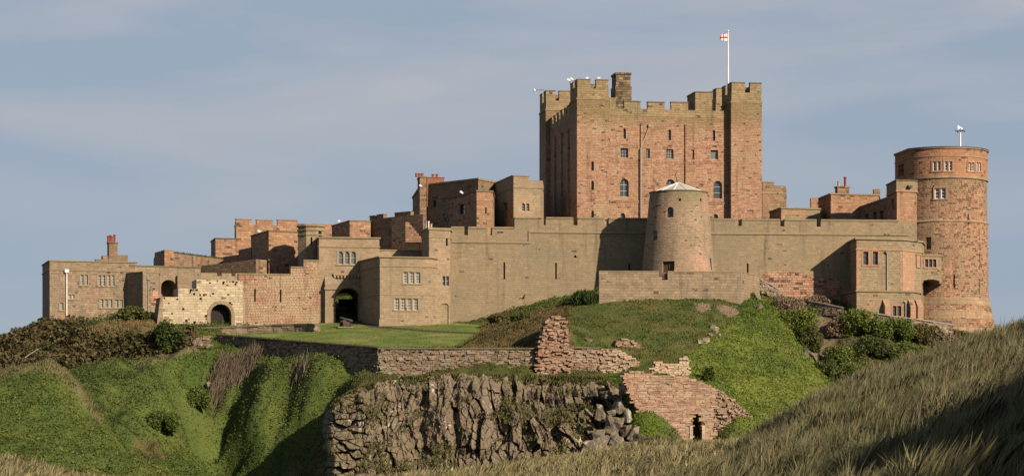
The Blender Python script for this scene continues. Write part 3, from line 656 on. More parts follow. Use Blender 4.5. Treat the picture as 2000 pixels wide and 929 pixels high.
# ---------------------------------------------------------------- ground cover as many small leaves and blades
def tri_mesh(name, V, cols, mat, nv):
    """V (n,nv,3) polygons of nv corners, one colour each"""
    n = len(V); me = bpy.data.meshes.new(name); me.vertices.add(n * nv); me.vertices.foreach_set('co', V.astype(np.float32).ravel())
    me.loops.add(n * nv); me.loops.foreach_set('vertex_index', np.arange(n * nv, dtype=np.int32)); me.polygons.add(n)
    me.polygons.foreach_set('loop_start', np.arange(0, n * nv, nv, dtype=np.int32)); me.update(calc_edges=True)
    set_col(me, np.repeat(cols, nv, 0)); me.materials.append(M[mat]); o = bpy.data.objects.new(name, me); SC.collection.objects.link(o); return o
def leaves(c, size, flat=.6, up=(0, 0, 1)):
    """random kite-shaped leaf clumps at c"""
    n = len(c); nr = rng.normal(size=(n, 3)); nr = nr * flat + np.array(up); nr /= np.linalg.norm(nr, axis=1, keepdims=True)
    t = rng.normal(size=(n, 3)); t -= (t * nr).sum(1, keepdims=True) * nr; t /= np.linalg.norm(t, axis=1, keepdims=True); b = np.cross(nr, t); s = np.asarray(size).reshape(-1, 1)
    return np.stack([c - t * s, c - b * s * .6 + nr * s * .12, c + t * s, c + b * s * .6 - nr * s * .1], 1)
def blades(c, h, w, lean=.35, wind=(.25, .0), tuss=None):
    n = len(c); a = rng.uniform(0, 2 * np.pi, n)
    if tuss is not None: a = vnoise(c[:, 0] * tuss, c[:, 1] * tuss, 55) * 15 + rng.normal(0, .6, n)
    l = np.abs(rng.normal(0, lean, n)); d = np.stack([np.cos(a) * l + wind[0], np.sin(a) * l + wind[1], np.ones(n)], 1); d /= np.linalg.norm(d, axis=1, keepdims=True)
    s = np.stack([np.cos(a + 1.3), np.sin(a + 1.3), np.zeros(n)], 1) * np.asarray(w).reshape(-1, 1); h = np.asarray(h).reshape(-1, 1)
    mid = c + d * h * .55; tip = c + d * h * .85 + np.stack([d[:, 0] * .5, d[:, 1] * .5, -.02 * np.ones(n)], 1) * h * .5
    return np.stack([c - s, c + s, mid + s * .8, tip, mid - s * .8], 1)
def px_of(x, y): return 1000 + x * F / y
def cover():
    n = 1150000; x = rng.uniform(-75, 85, n); y = rng.uniform(207, 318, n)
    px = 1000 + x * F / y; ok = (px > -60) & (px < 2060); x, y = x[ok], y[ok]
    z = hill_z(x, y); ok = ~inpoly(x, y, lawn_xy); x, y, z = x[ok], y[ok], z[ok]
    zo = zone(x, y, z); bare = np.isin(zo, [ZI['dirt'], ZI['dirt2'], ZI['sandy'], ZI['track']]); kp = ~(bare & (rng.random(len(x)) < .85))
    x, y, z, zo = x[kp], y[kp], z[kp], zo[kp]
    mf = np.clip(fbm(x, y, .35, 4, 77) * 2.2 - .6 + rng.normal(0, .22, len(x)), 0, 1)[:, None]
    col = (CA[zo] * (1 - mf) + CB[zo] * mf) * rng.uniform(.7, 1.3, (len(x), 1)); c = np.stack([x, y, z], 1)
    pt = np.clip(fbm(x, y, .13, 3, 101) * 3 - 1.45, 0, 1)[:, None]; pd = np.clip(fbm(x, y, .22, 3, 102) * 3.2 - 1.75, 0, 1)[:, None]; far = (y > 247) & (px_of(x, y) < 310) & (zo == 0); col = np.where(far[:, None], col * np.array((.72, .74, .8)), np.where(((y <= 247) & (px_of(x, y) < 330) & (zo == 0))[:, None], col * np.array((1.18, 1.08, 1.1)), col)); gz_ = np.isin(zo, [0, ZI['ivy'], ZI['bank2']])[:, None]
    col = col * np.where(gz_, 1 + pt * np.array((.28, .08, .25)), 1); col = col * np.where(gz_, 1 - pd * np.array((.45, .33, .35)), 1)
    grassy = np.isin(zo, [ZI[k] for k in ('straw', 'crest', 'foot', 'bank', 'capg', 'olive', 'beach', 'track', 'dirt', 'dirt2', 'sandy')]) | ((zo == ZI['brush']) & (rng.random(len(x)) < .3)) | (np.isin(zo, [0, ZI['ivy'], ZI['bank2']]) & (rng.random(len(x)) < .35))
    g = grassy; hs = rng.uniform(.3, .75, g.sum()); hs = np.where(np.isin(zo[g], [ZI['olive'], ZI['capg'], 0, ZI['ivy'], ZI['bank2']]), hs * .6, hs)
    # tufts: shorter blades between, longer inside clumps
    cl = np.clip(fbm(x[g], y[g], .9, 2, 33) * 2 - .5, .25, 1.2)
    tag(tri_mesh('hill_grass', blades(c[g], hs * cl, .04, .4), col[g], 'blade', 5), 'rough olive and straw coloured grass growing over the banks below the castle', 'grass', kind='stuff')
    l = ~g; lift = np.zeros((l.sum(), 3)); cl = fbm(x[l], y[l], .8, 3, 34); lift[:, 2] = rng.uniform(0, .5, l.sum()) * np.clip(cl * 2.2 - .5, .1, 1.4)
    ss = np.where(zo[l] == ZI['scrub'], rng.uniform(.16, .36, l.sum()), rng.uniform(.06, .15, l.sum()))
    sc = zo[l] == ZI['scrub']; lift[sc, 2] = rng.uniform(0, 1.3, sc.sum()) * np.clip(fbm(x[l][sc], y[l][sc], .5, 3, 35) * 2.6 - .7, .05, 1.3)
    fz_ = far[l]; lift[fz_, 2] = rng.uniform(0, .9, fz_.sum()) * np.clip(fbm(x[l][fz_], y[l][fz_], .6, 3, 37) * 3.0 - .9, .03, 1.2)
    bz = zo[l] == ZI['brush']; lift[bz, 2] = rng.uniform(0, 1.1, bz.sum()) * np.clip(fbm(x[l][bz], y[l][bz], .45, 3, 36) * 3.0 - .9, .03, 1.3)
    lv = leaves(c[l] + lift, ss, .75)
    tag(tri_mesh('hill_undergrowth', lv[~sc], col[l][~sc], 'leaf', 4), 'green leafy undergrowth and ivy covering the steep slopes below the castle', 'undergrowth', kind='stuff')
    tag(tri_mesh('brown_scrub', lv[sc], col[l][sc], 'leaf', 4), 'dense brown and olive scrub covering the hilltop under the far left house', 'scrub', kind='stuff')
cover()
def marram():
    out = []; cols = []
    def add(n, x0, x1, y0, y1, h, w, ca, cb, lean, wind, cull=True):
        x = rng.uniform(x0, x1, n); y = rng.uniform(y0, y1, n); z = dune_z(x, y); px = 1000 + x * F / y; py = HY - (z + h) * F / y
        ok = ((px > -80) & (px < 2080) & (py < 990)) | (not cull); cl = .6 * fbm(x, y, .55, 3, 70) + .4 * fbm(x, y, 1.6, 2, 72); ok &= rng.random(n) < np.clip(cl * 5.4 - 1.95, .06, 1)
        bare = np.clip((fbm(x, y, .42, 3, 91) - .60) * 7, 0, 1) * (y < 75) * (x > 4) * (z < 1.6); ok &= rng.random(n) > bare * .9
        x, y, z, cl = x[ok], y[ok], z[ok], cl[ok]; m = np.clip(.6 * fbm(x, y, .3, 3, 71) + .6 * vnoise(x * 1.1, y * 1.1, 73) - .2 + rng.normal(0, .22, len(x)), 0, 1)[:, None]
        out.append(blades(np.stack([x, y, z - .03], 1), h * rng.uniform(.55, 1.15, len(x)) * np.clip(cl * 3 - .65, .3, 1.35), w, lean * 1.3, wind, .8)); cols.append((np.array(ca) * (1 - m) + np.array(cb) * m) * rng.uniform(.7, 1.3, (len(x), 1)))
    add(150000, 4, 26, 76, 106, .85, .011, (.165, .178, .082), (.33, .285, .15), .3, (.22, -.05))
    add(120000, 4, 20, 44, 76, .85, .010, (.16, .172, .08), (.30, .255, .135), .38, (.25, -.1))
    add(60000, -14, 6, 56, 108, .75, .012, (.27, .25, .115), (.52, .425, .225), .35, (.2, 0))
    add(60000, -12, 16, 98, 136, .75, .018, (.27, .25, .115), (.52, .425, .225), .35, (.2, 0))
    add(110000, -38, 18, 135, 160, .75, .026, (.27, .25, .115), (.52, .425, .225), .35, (.2, 0))
    add(50000, -30, 40, 160, 208, .7, .035, (.26, .24, .11), (.50, .40, .21), .35, (.2, 0))
    add(90000, 7, 27, 22, 60, .85, .010, (.16, .172, .08), (.30, .255, .135), .38, (.25, -.1), False)
    # seed heads, taller and paler
    x = rng.uniform(5, 26, 5000); y = rng.uniform(60, 106, 5000); z = dune_z(x, y); out.append(blades(np.stack([x, y, z], 1), rng.uniform(.8, 1.25, 5000), .010, .2, (.2, 0))); cols.append(np.tile(np.array((.30, .235, .12)), (5000, 1)) * rng.uniform(.7, 1.2, (5000, 1)))
    tag(tri_mesh('dune_grass', np.concatenate(out), np.concatenate(cols), 'blade', 5), 'windswept marram grass covering the dunes in front', 'grass', kind='stuff')
marram()

def lawn_edges():
    pts = []; b = border + border[:1]
    for p, q in zip(b[:-1], b[1:]):
        k = max(1, int((q - p).length * 55)); t = rng.random(k); n = Vector((-(q - p).y, (q - p).x)).normalized()
        for u in t: pts.append(p + (q - p) * u + n * abs(rng.normal(0, .22)))
    x = np.array([p[0] for p in pts]); y = np.array([p[1] for p in pts]); ok = inpoly(x, y, lawn_xy); x, y = x[ok], y[ok]
    x2 = rng.uniform(-38, 2, 60000); y2 = rng.uniform(262, 299, 60000); ok = inpoly(x2, y2, lawn_xy) & (fbm(x2, y2, .5, 3, 120) > .46); nb_ = len(x)
    x = np.r_[x, x2[ok]]; y = np.r_[y, y2[ok]]; h = rng.uniform(.12, .42, len(x)); h[nb_:] *= .25
    m = rng.random((len(x), 1)); col = (np.array((.12, .16, .03)) * m + np.array((.21, .20, .07)) * (1 - m))
    tag(tri_mesh('lawn_tufts', blades(np.stack([x, y, lawn_fn(x, y)], 1), h, .03, .4), col, 'blade', 5), 'longer grass left along the edges of the mown lawn', 'grass', kind='stuff')
lawn_edges()
# ---------------------------------------------------------------- the great keep
def chimney_pot(root, c, r, h, mat, mb_only=False):
    m = MB().lathe(c, [(r * .95, c[2]), (r * .82, c[2] + h * .15), (r * .8, c[2] + h * .85), (r, c[2] + h * .9), (r, c[2] + h)], 12)
    return obj('chimney_pot', m, mat, root, cyl=(c[0], c[1], r), smooth=True)
def edge_px(f, lst): return [(f.k(a), f.k(b)) for a, b in lst]

K = Bld('keep', 'tall square red sandstone keep with four battlemented corner turrets, highest building of the castle', 'castle keep', [(1127, 322), 1488], 440, angD=(10, 22), drop=4)
f0 = K.face(0); zr = K.top(1300, 214)
SL = [(1217.5, 1222.5, 251, 271), (1305.5, 1310.5, 253, 274), (1391.8, 1397, 254, 275)]
for a in SL: K.window(*a, arch=True, rows=2, fw=.05, rec=.25, frame=M['dark_panel'], glass=M['grey_glass'], name='slit_window')
K.window(1212, 1227, 282, 308, rows=3, cols=2, frame=M['lead_pipe'], arch=False, rec=.3)
K.window(1262, 1269.5, 283, 309, arch=True, rows=4, cols=1, frame=M['lead_pipe'], rec=.3)
K.window(1301, 1315.5, 283, 310, arch=True, rows=4, cols=2, frame=M['cream_frame'], rec=.3)
K.slit(1350, 1356, 287, 311, arch=True, depth=.25)
K.window(1388, 1402.5, 284, 311, arch=True, rows=1, frame=M['cream_frame'], glass=M['grey_glass'], rec=.35)
K.window(1211, 1228, 349, 384, arch=True, rows=2, cols=1, rec=.35)
K.window(1301, 1318, 350, 384, arch=True, rows=2, cols=1, rec=.35)
K.window(1393.5, 1410.5, 353, 388, arch=True, rows=2, rec=.35, frame=M['cream_frame'])
K.window(1212, 1221, 416, 436, arch=True, rec=.3, rows=1, frame=M['lead_pipe']); K.window(1393.5, 1402.5, 418, 438, arch=True, rec=.3, rows=1, frame=M['lead_pipe'])
K.body(zr - 1.0, M['keep_stone'])
# flat pilaster strips, set-off courses
pil = [(1251, 1282), (1338, 1371)]
for a, b in pil:
    k0, k1 = f0.k(a), f0.k(b)
    if a == 1251: continue
    obj('pilaster', MB().fbox(f0, k0, k0 + .45, K.zb, K.top(1337, 243), -.2, .22), M['keep_stone'], K.root)
k0 = f0.k(1251); obj('pilaster', MB().fbox(f0, k0, k0 + .4, K.zb, K.top(1251, 243), -.2, .2), M['keep_stone'], K.root)
for py_, t in ((317, .10), (395, .16), (287, .07)):
    z = K.top(1300, py_); c = MB()
    for a, b in ((1191, 1250), (1257, 1336.5), (1345, 1420)):
        ka, kb = f0.k(a), f0.k(b); c.prism([f0.p(ka, z - .3, .0), f0.p(kb, z - .3, .0), f0.p(kb, z - .3, -.1), f0.p(ka, z - .3, -.1)], [f0.p(ka, z + .15, t), f0.p(kb, z + .15, t), f0.p(kb, z + .15, -.1), f0.p(ka, z + .15, -.1)])
    obj('string_course', c, M['keep_stone'], K.root)
zg, zt = zr, K.top(1300, 200)
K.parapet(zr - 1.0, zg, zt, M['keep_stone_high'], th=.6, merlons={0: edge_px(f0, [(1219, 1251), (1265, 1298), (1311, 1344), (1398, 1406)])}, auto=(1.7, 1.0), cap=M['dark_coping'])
# corner turrets, each a part of the keep
def corner(px0, px1, Y, ang, D, pyt, pyb, pys, gaps, slits=(), gap_py=None):
    f = Face.at(px0, Y, ang); k1 = f.k(px1); xy = [Vector(f.p(a, 0, b)[:2]) for a, b in ((0, 0), (k1, 0), (k1, -D), (0, -D))]
    zt = ZZ(pyt, Y); zg = ZZ(gap_py, Y); zs = ZZ(pys, Y); zb = K.zb
    cut = MB()
    t = MB().poly(xy, zb, zs)
    for (a, b, c, d) in slits:
        F_, ka, kb, z0, z1 = kface(f, a, b, c, d); cut.slab(f, arch_outline(ka, kb, z0, z1, n=4), -.5, .3)
    o = obj('turret', t, M['keep_stone'], K.root, cuts=cut)
    for (a, b, c, d) in slits:
        F_, ka, kb, z0, z1 = kface(f, a, b, c, d); obj('pane', MB().fbox(f, ka, kb, z0, z1, -.48, -.42), M['glass'], o)
    h = MB(); xs = offset(xy, -.06); inn = offset(xs, -.6)
    for i in range(4): j = (i + 1) % 4; h.poly([xs[i], xs[j], inn[j], inn[i]], zs, zg)
    h.poly(inn, zs, zs + .2); cp = MB()
    for i in range(4):
        a, b = xs[i], xs[(i + 1) % 4]; ff = Face(a, b - a); L = (b - a).length
        ms = [(ff.k(p), ff.k(q)) for p, q in gaps] if i == 0 else [(0, L * .38), (L * .62, L)]
        for p, q in ms:
            if i % 2: p, q = max(p, .61), min(q, L - .61)
            h.fbox(ff, p, q, zg, zt - .14, -.6, 0); cp.fbox(ff, p - (0 if i % 2 else .04), q + (0 if i % 2 else .04), zt - .14, zt, -.63, .05)
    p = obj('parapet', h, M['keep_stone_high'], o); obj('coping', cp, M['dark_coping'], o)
    s = MB().poly(offset(xy, .07), zs - .28, zs - .02); obj('string_course', s, M['keep_stone_high'], o)
    return f, zt, xy
tl = corner(1127, 1190, 321.3, 10, 5.0, 154, 440, 190, [(1127.8, 1153), (1164, 1188.5)], [(1155, 1160, 315, 333), (1155, 1160, 353, 371), (1155, 1160, 411, 430)], 172)
tr = corner(1428, 1488, 324.6, 10, 5.2, 160, 440, 197, [(1429, 1455), (1465, 1487.5)], [], 180)
tb = corner(1066, 1116, 341, 10, 5.0, 176, 440, 212, [(1066.5, 1085), (1092, 1115.5)], [], 196)
tq = corner(1398, 1446, 344, 10, 5.0, 172, 440, 212, [(1399, 1416), (1424, 1445)], [], 190)
# small raised block at the right end of the front parapet, step by the left turret, and the big chimney
def cap_house(px0, px1, py0, py1, d0, d1, mat, name):
    ka, kb = f0.k(px0), f0.k(px1); return obj(name, MB().fbox(f0, ka, kb, K.top(px0, py1), K.top(px0, py0), d0, d1), mat, K.root)
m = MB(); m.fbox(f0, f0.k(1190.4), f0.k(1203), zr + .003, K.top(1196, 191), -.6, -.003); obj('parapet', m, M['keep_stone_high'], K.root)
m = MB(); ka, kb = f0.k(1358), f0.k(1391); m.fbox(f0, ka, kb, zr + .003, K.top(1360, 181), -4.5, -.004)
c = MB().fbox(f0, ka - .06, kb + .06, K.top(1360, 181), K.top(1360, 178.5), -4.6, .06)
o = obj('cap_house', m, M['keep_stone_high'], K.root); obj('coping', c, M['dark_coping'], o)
ch = MB(); ka, kb = f0.k(1215), f0.k(1247)
zq = lambda p: ZZ(p, 327.5)
ch.fbox(f0, ka, kb, zr - 1, zq(168), -7.2, -4.2); ch.fbox(f0, ka + .12, kb - .12, zq(168), zq(146), -7.05, -4.32); ch.fbox(f0, ka + .0, kb - .0, zq(146), zq(142), -7.2, -4.2)
obj('chimney', ch, M['chimney_stone'], K.root)
dp = MB(); a = f0.kz(1268, 247); b = f0.kz(1250.5, 291); z_ = K.zb + .5
dp.tube(f0.p(*a, .14), f0.p(*b, .14), .07, n=8); dp.tube(f0.p(b[0], b[1], .3), f0.p(b[0], z_, .3), .075, n=8); dp.tube(f0.p(*b, .14), f0.p(b[0], b[1], .3), .07); dp.box(f0.p(a[0], a[1] + .1, .15), (.3, .3, .4)); obj('drainpipe', dp, M['lead_pipe'], K.root)
# pilasters on the shaded west side
fw_ = K.face(3); L = K.L(3); pm = MB()
for q in (.3, .52, .74): pm.fbox(fw_, L * q - .7, L * q + .7, K.zb, zr - 2.2, -.2, .3)
obj('side_pilaster', pm, M['keep_stone'], K.root)['kind'] = 'thing'

# ---------------------------------------------------------------- the long curtain wall
C = Bld('curtain_wall', 'long plain tan curtain wall with battlements and arrow slits running behind the round windmill tower', 'castle wall', [(880, 297), 1790], 640, angD=(5, 2.4), drop=3)
fc = C.face(0); zA, zB = C.top(940, 446), C.top(1180, 428); zsA, zsB = C.top(950, 472), C.top(1200, 453.5)
for px_, y0, y1 in ((985, 512, 545), (1086, 513, 545), (1229, 515, 530), (1460.5, 514, 533)): C.slit(px_ - 1.6, px_ + 1.6, y0, y1, depth=1.2)
k5, kE = fc.k(1005), fc.k(1790)
ol = [(0, C.zb), (kE, C.zb), (kE, zB), (k5, zB), (k5, zA), (0, zA)]
for a, b, d, z in ((907, 914, 13, zA), (951, 961, 13, zA), (1059, 1066, 12, zB), (1120, 1128, 12, zB), (1180, 1189, 12, zB), (1437, 1449, 11, zB), (1524, 1532, 11, zB), (1595, 1603, 11, zB)):
    C.cuts.fbox(fc, fc.k(a), fc.k(b), z - d * .065, z + 1, -3, .5)
wl = obj('wall', MB().slab(fc, ol, -2.4, 0), M['curtain_stone'], C.root, cuts=C.cuts)
cp = MB()
def cope(pts_px, z):
    for a, b in pts_px: cp.fbox(fc, fc.k(a), fc.k(b), z - .05, z + .16, -2.5, .10)
cope([(881, 906.5), (914.5, 950.5), (961.5, 1003.5)], zA + .053)
cope([(1005, 1058.5), (1066.5, 1119.5), (1128.5, 1179.5), (1189.5, 1436.5), (1449.5, 1523.5), (1532.5, 1594.5), (1603.5, 1755)], zB + .053)
obj('coping', cp, M['tan_dressing'], C.root)
st = MB(); k32 = fc.k(1032)
st.fbox(fc, .02, k32, zsA - .16, zsA + .08, -.1, .13); st.fbox(fc, k32 + .003, k32 + .24, zsA - .16, zsB - .163, -.1, .13); st.fbox(fc, k32 + .003, kE - 1, zsB - .16, zsB + .08, -.1, .13); obj('string_course', st, M['tan_dressing'], C.root)
# patch of broken orange brickwork low down at the right, a sheet of masonry standing a little proud
pt = [(1478, 575), (1481, 541), (1500, 531), (1530, 528), (1560, 531), (1584, 540), (1640, 545), (1640, 590), (1500, 590)]
obj('brick_patch', MB().slab(fc, [fc.kz(*q) for q in pt], -.1, .05), M['orange_brick'], C.root)
bt = MB(); ka = fc.k(1067); bt.prism([fc.p(ka, C.zb, 0), fc.p(ka + 3.0, C.zb, 0), fc.p(ka + 3.0, C.zb, .9), fc.p(ka, C.zb, .9)], [fc.p(ka, C.top(1067, 585), -.02), fc.p(ka + 3.0, C.top(1067, 585), -.02), fc.p(ka + 3.0, C.top(1067, 585), .02), fc.p(ka, C.top(1067, 585), .02)]); obj('buttress', bt, M['curtain_stone'], C.root)

# stair turret where the curtain starts
T = Bld('stair_turret', 'tall plain angular stair turret with chimney pots at the left end of the curtain wall', 'turret', [(838, 293.6), (879, 294.4), (884, 299), (850, 302), (826, 301), (824, 297)], 632, drop=3)
zt = T.top(850, 449); T.slit(871, 874.5, 463, 480); T.window(864, 877, 539, 558, lights=2, cols=0, rows=1, frame=M['white_frame'], gap=.1)
fT = T.face(0); F_, ka, kb, z0, z1 = kface(fT, 860.5, 876, 592, 634); T.cuts.slab(fT, arch_outline(ka, kb, z0 - 1, z1, .25), -.25, .3)
T.body(zt, M['gatehouse_stone']); T.band(zt, zt + .28, .14, M['tan_dressing'], 'coping'); T.band(zt - 1.0, zt - .82, .06, M['tan_dressing'])
obj('blocked_door', MB().slab(fT, arch_outline(ka, kb, z0 - 1, z1, .25), -.4, -.16), M['annex_stone'], T.root)
for px_, mt, r, h, py_ in ((832, 'lead_pipe', .12, 1.0, 446), (837, 'white_paint', .12, 1.05, 446), (842, 'buff_pot', .17, .75, 446)):
    q = P(px_, 446, 296.2 + (px_ - 832) * .05); chimney_pot(T.root, (q.x, q.y, zt + .28), r, h, M[mt])

# ---------------------------------------------------------------- windmill stump
WC = XY(1325, 293.8); zb = ZZ(575, 293.2); zt = ZZ(376, 292.6)
mill = thing('windmill_tower', 'round tapering windmill tower without sails, under a low pale conical roof', 'windmill tower', (WC.x, WC.y, zb))
rb, rt = 4.85, 3.55
def mill_face(px, py, cen=WC, r=None):
    z = ZZ(py, cen.y - 4); rr = (rb + (rt - rb) * (z - zb) / (zt - zb)) if r is None else r
    t = (px - 1000) / F; A = t * t + 1; B = -2 * (t * cen.x + cen.y); Cc = cen.x ** 2 + cen.y ** 2 - rr * rr
    Yh = (-B - math.sqrt(max(0, B * B - 4 * A * Cc))) / (2 * A); q = Vector((t * Yh, Yh)); n = (q - cen).normalized()
    return Face(q, Vector((-n.y, n.x))), ZZ(py, Yh)
cuts = MB()
def round_win(root, cuts, px, py0, py1, w, cen=WC, r=None, **kw):
    f, z0 = mill_face(px, py1, cen, r); f2, z1 = mill_face(px, py0, cen, r)
    return window(root, cuts, (f, -w / 2, w / 2, z0, z1), **kw)
round_win(mill, cuts, 1308.5, 404, 424, .85, arch=True, rows=1, cols=1, frame=M['dark_panel'], rec=.4)
round_win(mill, cuts, 1278, 449, 469, .85, arch=True, rows=1, cols=1, frame=M['cream_frame'], rec=.3)
round_win(mill, cuts, 1305, 510, 531, 1.5, frame=M['wood'], glass=M['wood'], rows=0, cols=1, rec=.45, name='door')
round_win(mill, cuts, 1390, 504, 527, .4, frame=M['dark_panel'], rec=.3, name='slit_window')
for px_ in (1272, 1328, 1369):
    f, z = mill_face(px_, 390); cuts.fbox(f, -.14, .14, z - .16, z + .16, -.6, .4)
w = obj('wall', MB().lathe((WC.x, WC.y), [(rb, zb), (rt, zt)], 72), M['windmill_stone'], mill, cyl=(WC.x, WC.y, 4.0), cuts=cuts, smooth=True)
obj('coping', MB().lathe((WC.x, WC.y), [(rt + .10, zt), (rt + .12, zt + .12), (rt - .1, zt + .14)], 72), M['dark_coping'], mill, cyl=(WC.x, WC.y, 4.0), smooth=True)
za = ZZ(355.5, 293.2); rf = MB(); n = 12; ring = [(WC.x + 3.2 * math.cos(2 * math.pi * (i + .5) / n), WC.y + 3.2 * math.sin(2 * math.pi * (i + .5) / n), zt + .14) for i in range(n)]
o_ = len(rf.v); rf.v += ring + [(WC.x, WC.y, za)]; rf.f += [[o_ + i, o_ + (i + 1) % n, o_ + n] for i in range(n)] + [[o_ + i for i in range(n - 1, -1, -1)]]
rr_ = obj('roof', rf, M['lead_roof'], mill)
sm = MB()
for i in range(n): sm.tube(ring[i], (WC.x, WC.y, za + .02), .06, .05, 6)
obj('roof_seam', sm, M['white_paint'], rr_)
fn = MB(); q = Vector((WC.x - .1, WC.y, za)); tp = P(1319, 340, 292.6); fn.tube(q, (tp.x, tp.y, tp.z), .05, .04, 6); fn.tube(tp, P(1310, 343, 292.6), .03, n=5); fn.tube(tp, P(1324, 333, 292.6), .035, .03, 5); fn.tube(P(1312, 338, 292.6), P(1324, 333, 292.6), .025, n=5)
obj('finial', fn, M['rust'], mill)

# battery wall round the windmill
B = Bld('battery_wall', 'low pale battery wall in front of the round windmill tower, with a small stepped gap', 'wall', [(1170, 288), (1447, 289.2), (1484, 297), (1478, 299), (1440, 291.2), (1174, 290)], 592, drop=2.5)
zt = B.top(1200, 530.5)
fb = B.face(0); k0, k1 = fb.k(1287), fb.k(1304); B.cuts.fbox(fb, k0, k1, zt - .55, zt + 1, -3, .5); B.cuts.fbox(fb, k0 + .35, k1 - .0, zt - .95, zt - .5, -3, .5)
B.body(zt, M['battery_stone'])
m = MB(); m.fbox(fb, .0, k0 - .01, zt, zt + .12, -.7, .06); m.fbox(fb, k1 + .01, B.L(0), zt, zt + .12, -.7, .06); fb1 = B.face(1); m.fbox(fb1, .03, B.L(1), zt + .002, zt + .11, -.6, .05); obj('coping', m, M['tan_dressing'], B.root)
gt = MB(); gt.fbox(fb, k0 + .37, k1 - .02, zt - .80, zt - .62, -.5, -.42); gt.fbox(fb, k0 + .37, k1 - .02, zt - .5, zt - .32, -.5, -.42); gt.fbox(fb, k0 + .42, k0 + .52, zt - 1, zt - .2, -.6, -.503); gt.fbox(fb, k1 - .16, k1 - .06, zt - 1, zt - .2, -.6, -.503); obj('wooden_rail', gt, M['red_frame'], B.root)

# ---------------------------------------------------------------- round tower at the right end
TC = XY(1838, 310); Rt = 5.95
tw = thing('round_tower', 'massive round red sandstone tower with a battered foot at the right end of the castle', 'tower', (TC.x, TC.y, ZZ(680, 310)))
zb = ZZ(690, 305); z1 = ZZ(640, 305); z2 = ZZ(608, 305); z3 = ZZ(582, 305); z4 = ZZ(433, 305); z5 = ZZ(347, 305); z6 = ZZ(287.5, 305)
cuts = MB()
FA = dict(cen=TC, r=Rt)
for c_ in (1836.5,):
    f, za_ = mill_face(c_, 388, TC, Rt); f2, zb_ = mill_face(c_, 367, TC, Rt)
    window(tw, cuts, (f, -.72, .72, za_, zb_), lights=2, larch=True, rise=.2, frame=M['white_paint'], fw=.12, rec=.2, gap=.16, rows=2, sur=M['red_dressing'])
f, za_ = mill_face(1814, 487, TC, Rt); f2, zb_ = mill_face(1814, 463, TC, Rt); window(tw, cuts, (f, -.36, .36, za_, zb_), frame=M['red_frame'], rec=.3, rows=1, sur=M['red_dressing'])
for px_, a, b, w_ in ((1891, 418, 438, .2), (1863, 535, 562, .22), (1911, 448, 470, .12), (1912, 492, 520, .12), (1823, 362, 380, .14), (1911, 545, 575, .1)):
    f, za_ = mill_face(px_, b, TC, Rt); f2, zb_ = mill_face(px_, a, TC, Rt); cuts.fbox(f, -w_ / 2, w_ / 2, za_, zb_, -1.0, .4)
prof = [(7.4, zb), (7.1, z1), (6.55, z2), (6.25, z3), (6.12, z3 + .3), (6.05, z4), (5.95, z4 + .12), (5.92, z5)]
obj('wall', MB().lathe((TC.x, TC.y), prof, 96), M['tower_stone'], tw, cyl=(TC.x, TC.y, Rt), cuts=cuts, smooth=True)
obj('battered_base', MB().lathe((TC.x, TC.y), [(7.44, zb), (7.14, z1), (7.0, z1 + .1), (6.60, z2), (6.5, z2 + .05), (6.29, z3), (6.1, z3 + .15)], 96), M['batter_stone'], tw, cyl=(TC.x, TC.y, Rt), smooth=True)
# cap storey: round, with one flat facet at the left
capxy = []
A0 = math.atan2(XY(1777, 306.5).y - TC.y, XY(1777, 306.5).x - TC.x)
lc = XY(1748, 312.5); 
a_end = math.atan2(lc.y - TC.y, lc.x - TC.x)
if a_end < 0: a_end += 2 * math.pi
Rc = 6.0
start = A0 if A0 > -math.pi else A0
NA = 72
for i in range(NA + 1):
    a = start + (a_end - start) * i / NA
    capxy.append(Vector((TC.x + Rc * math.cos(a), TC.y + Rc * math.sin(a))))
capxy[-1] = lc
# keep the arc inside Rc except the facet corner
cb = Bld.__new__(Bld); cb.xy = capxy; cb.root = tw; cb.cuts = MB(); cb.zb = z5
for px_, w_ in ((1829.5, .98), (1852.5, .98)):
    f, za_ = mill_face(px_, 333.5, TC, Rc); f2, zb_ = mill_face(px_, 315, TC, Rc)
    window(tw, cb.cuts, (f, -w_ / 2, w_ / 2, za_, zb_), lights=2, larch=True, rise=.2, gap=.16, fw=.09, frame=M['white_paint'], rec=.18, rows=2, sur=M['red_dressing'])
for px_, w_, l in ((1897, 1.0, 2), (1911.5, .9, 2)):
    f, za_ = mill_face(px_, 334, TC, Rc); f2, zb_ = mill_face(px_, 317, TC, Rc)
    window(tw, cb.cuts, (f, -w_ / 2, w_ / 2, za_, zb_), lights=l, gap=.16, fw=.09, frame=M['white_paint'], rec=.18, rows=2, larch=True, rise=.15, sur=M['red_dressing'])
ff = cb.face(len(capxy) - 1); Lf = (capxy[0] - capxy[-1]).length
window(tw, cb.cuts, (ff, Lf * .22, Lf * .62, ZZ(341, 308), ZZ(318, 308)), lights=2, frame=M['red_frame'], rec=.3)
obj('cap_storey', MB().poly(capxy, z5, z6 - .25), M['tower_cap_stone'], tw, cyl=(TC.x, TC.y, Rc), cuts=cb.cuts)
obj('string_course', MB().poly(offset(capxy, .09), z5 - .12, z5 + .16), M['batter_stone'], tw, cyl=(TC.x, TC.y, Rc))
obj('string_course', MB().poly(offset(capxy, .07), ZZ(307, 305), ZZ(304.5, 305)), M['red_dressing'], tw, cyl=(TC.x, TC.y, Rc))
o = obj('coping', MB().poly(offset(capxy, .14), z6 - .25, z6 - .1), M['batter_stone'], tw, cyl=(TC.x, TC.y, Rc))
obj('roof', MB().poly(offset(capxy, .18), z6 - .1, z6), M['slate'], tw)
for zq in (z4,): obj('string_course', MB().lathe((TC.x, TC.y), [(6.06, zq - .14), (6.16, zq), (6.0, zq + .18)], 96), M['batter_stone'], tw, cyl=(TC.x, TC.y, Rt), smooth=True)
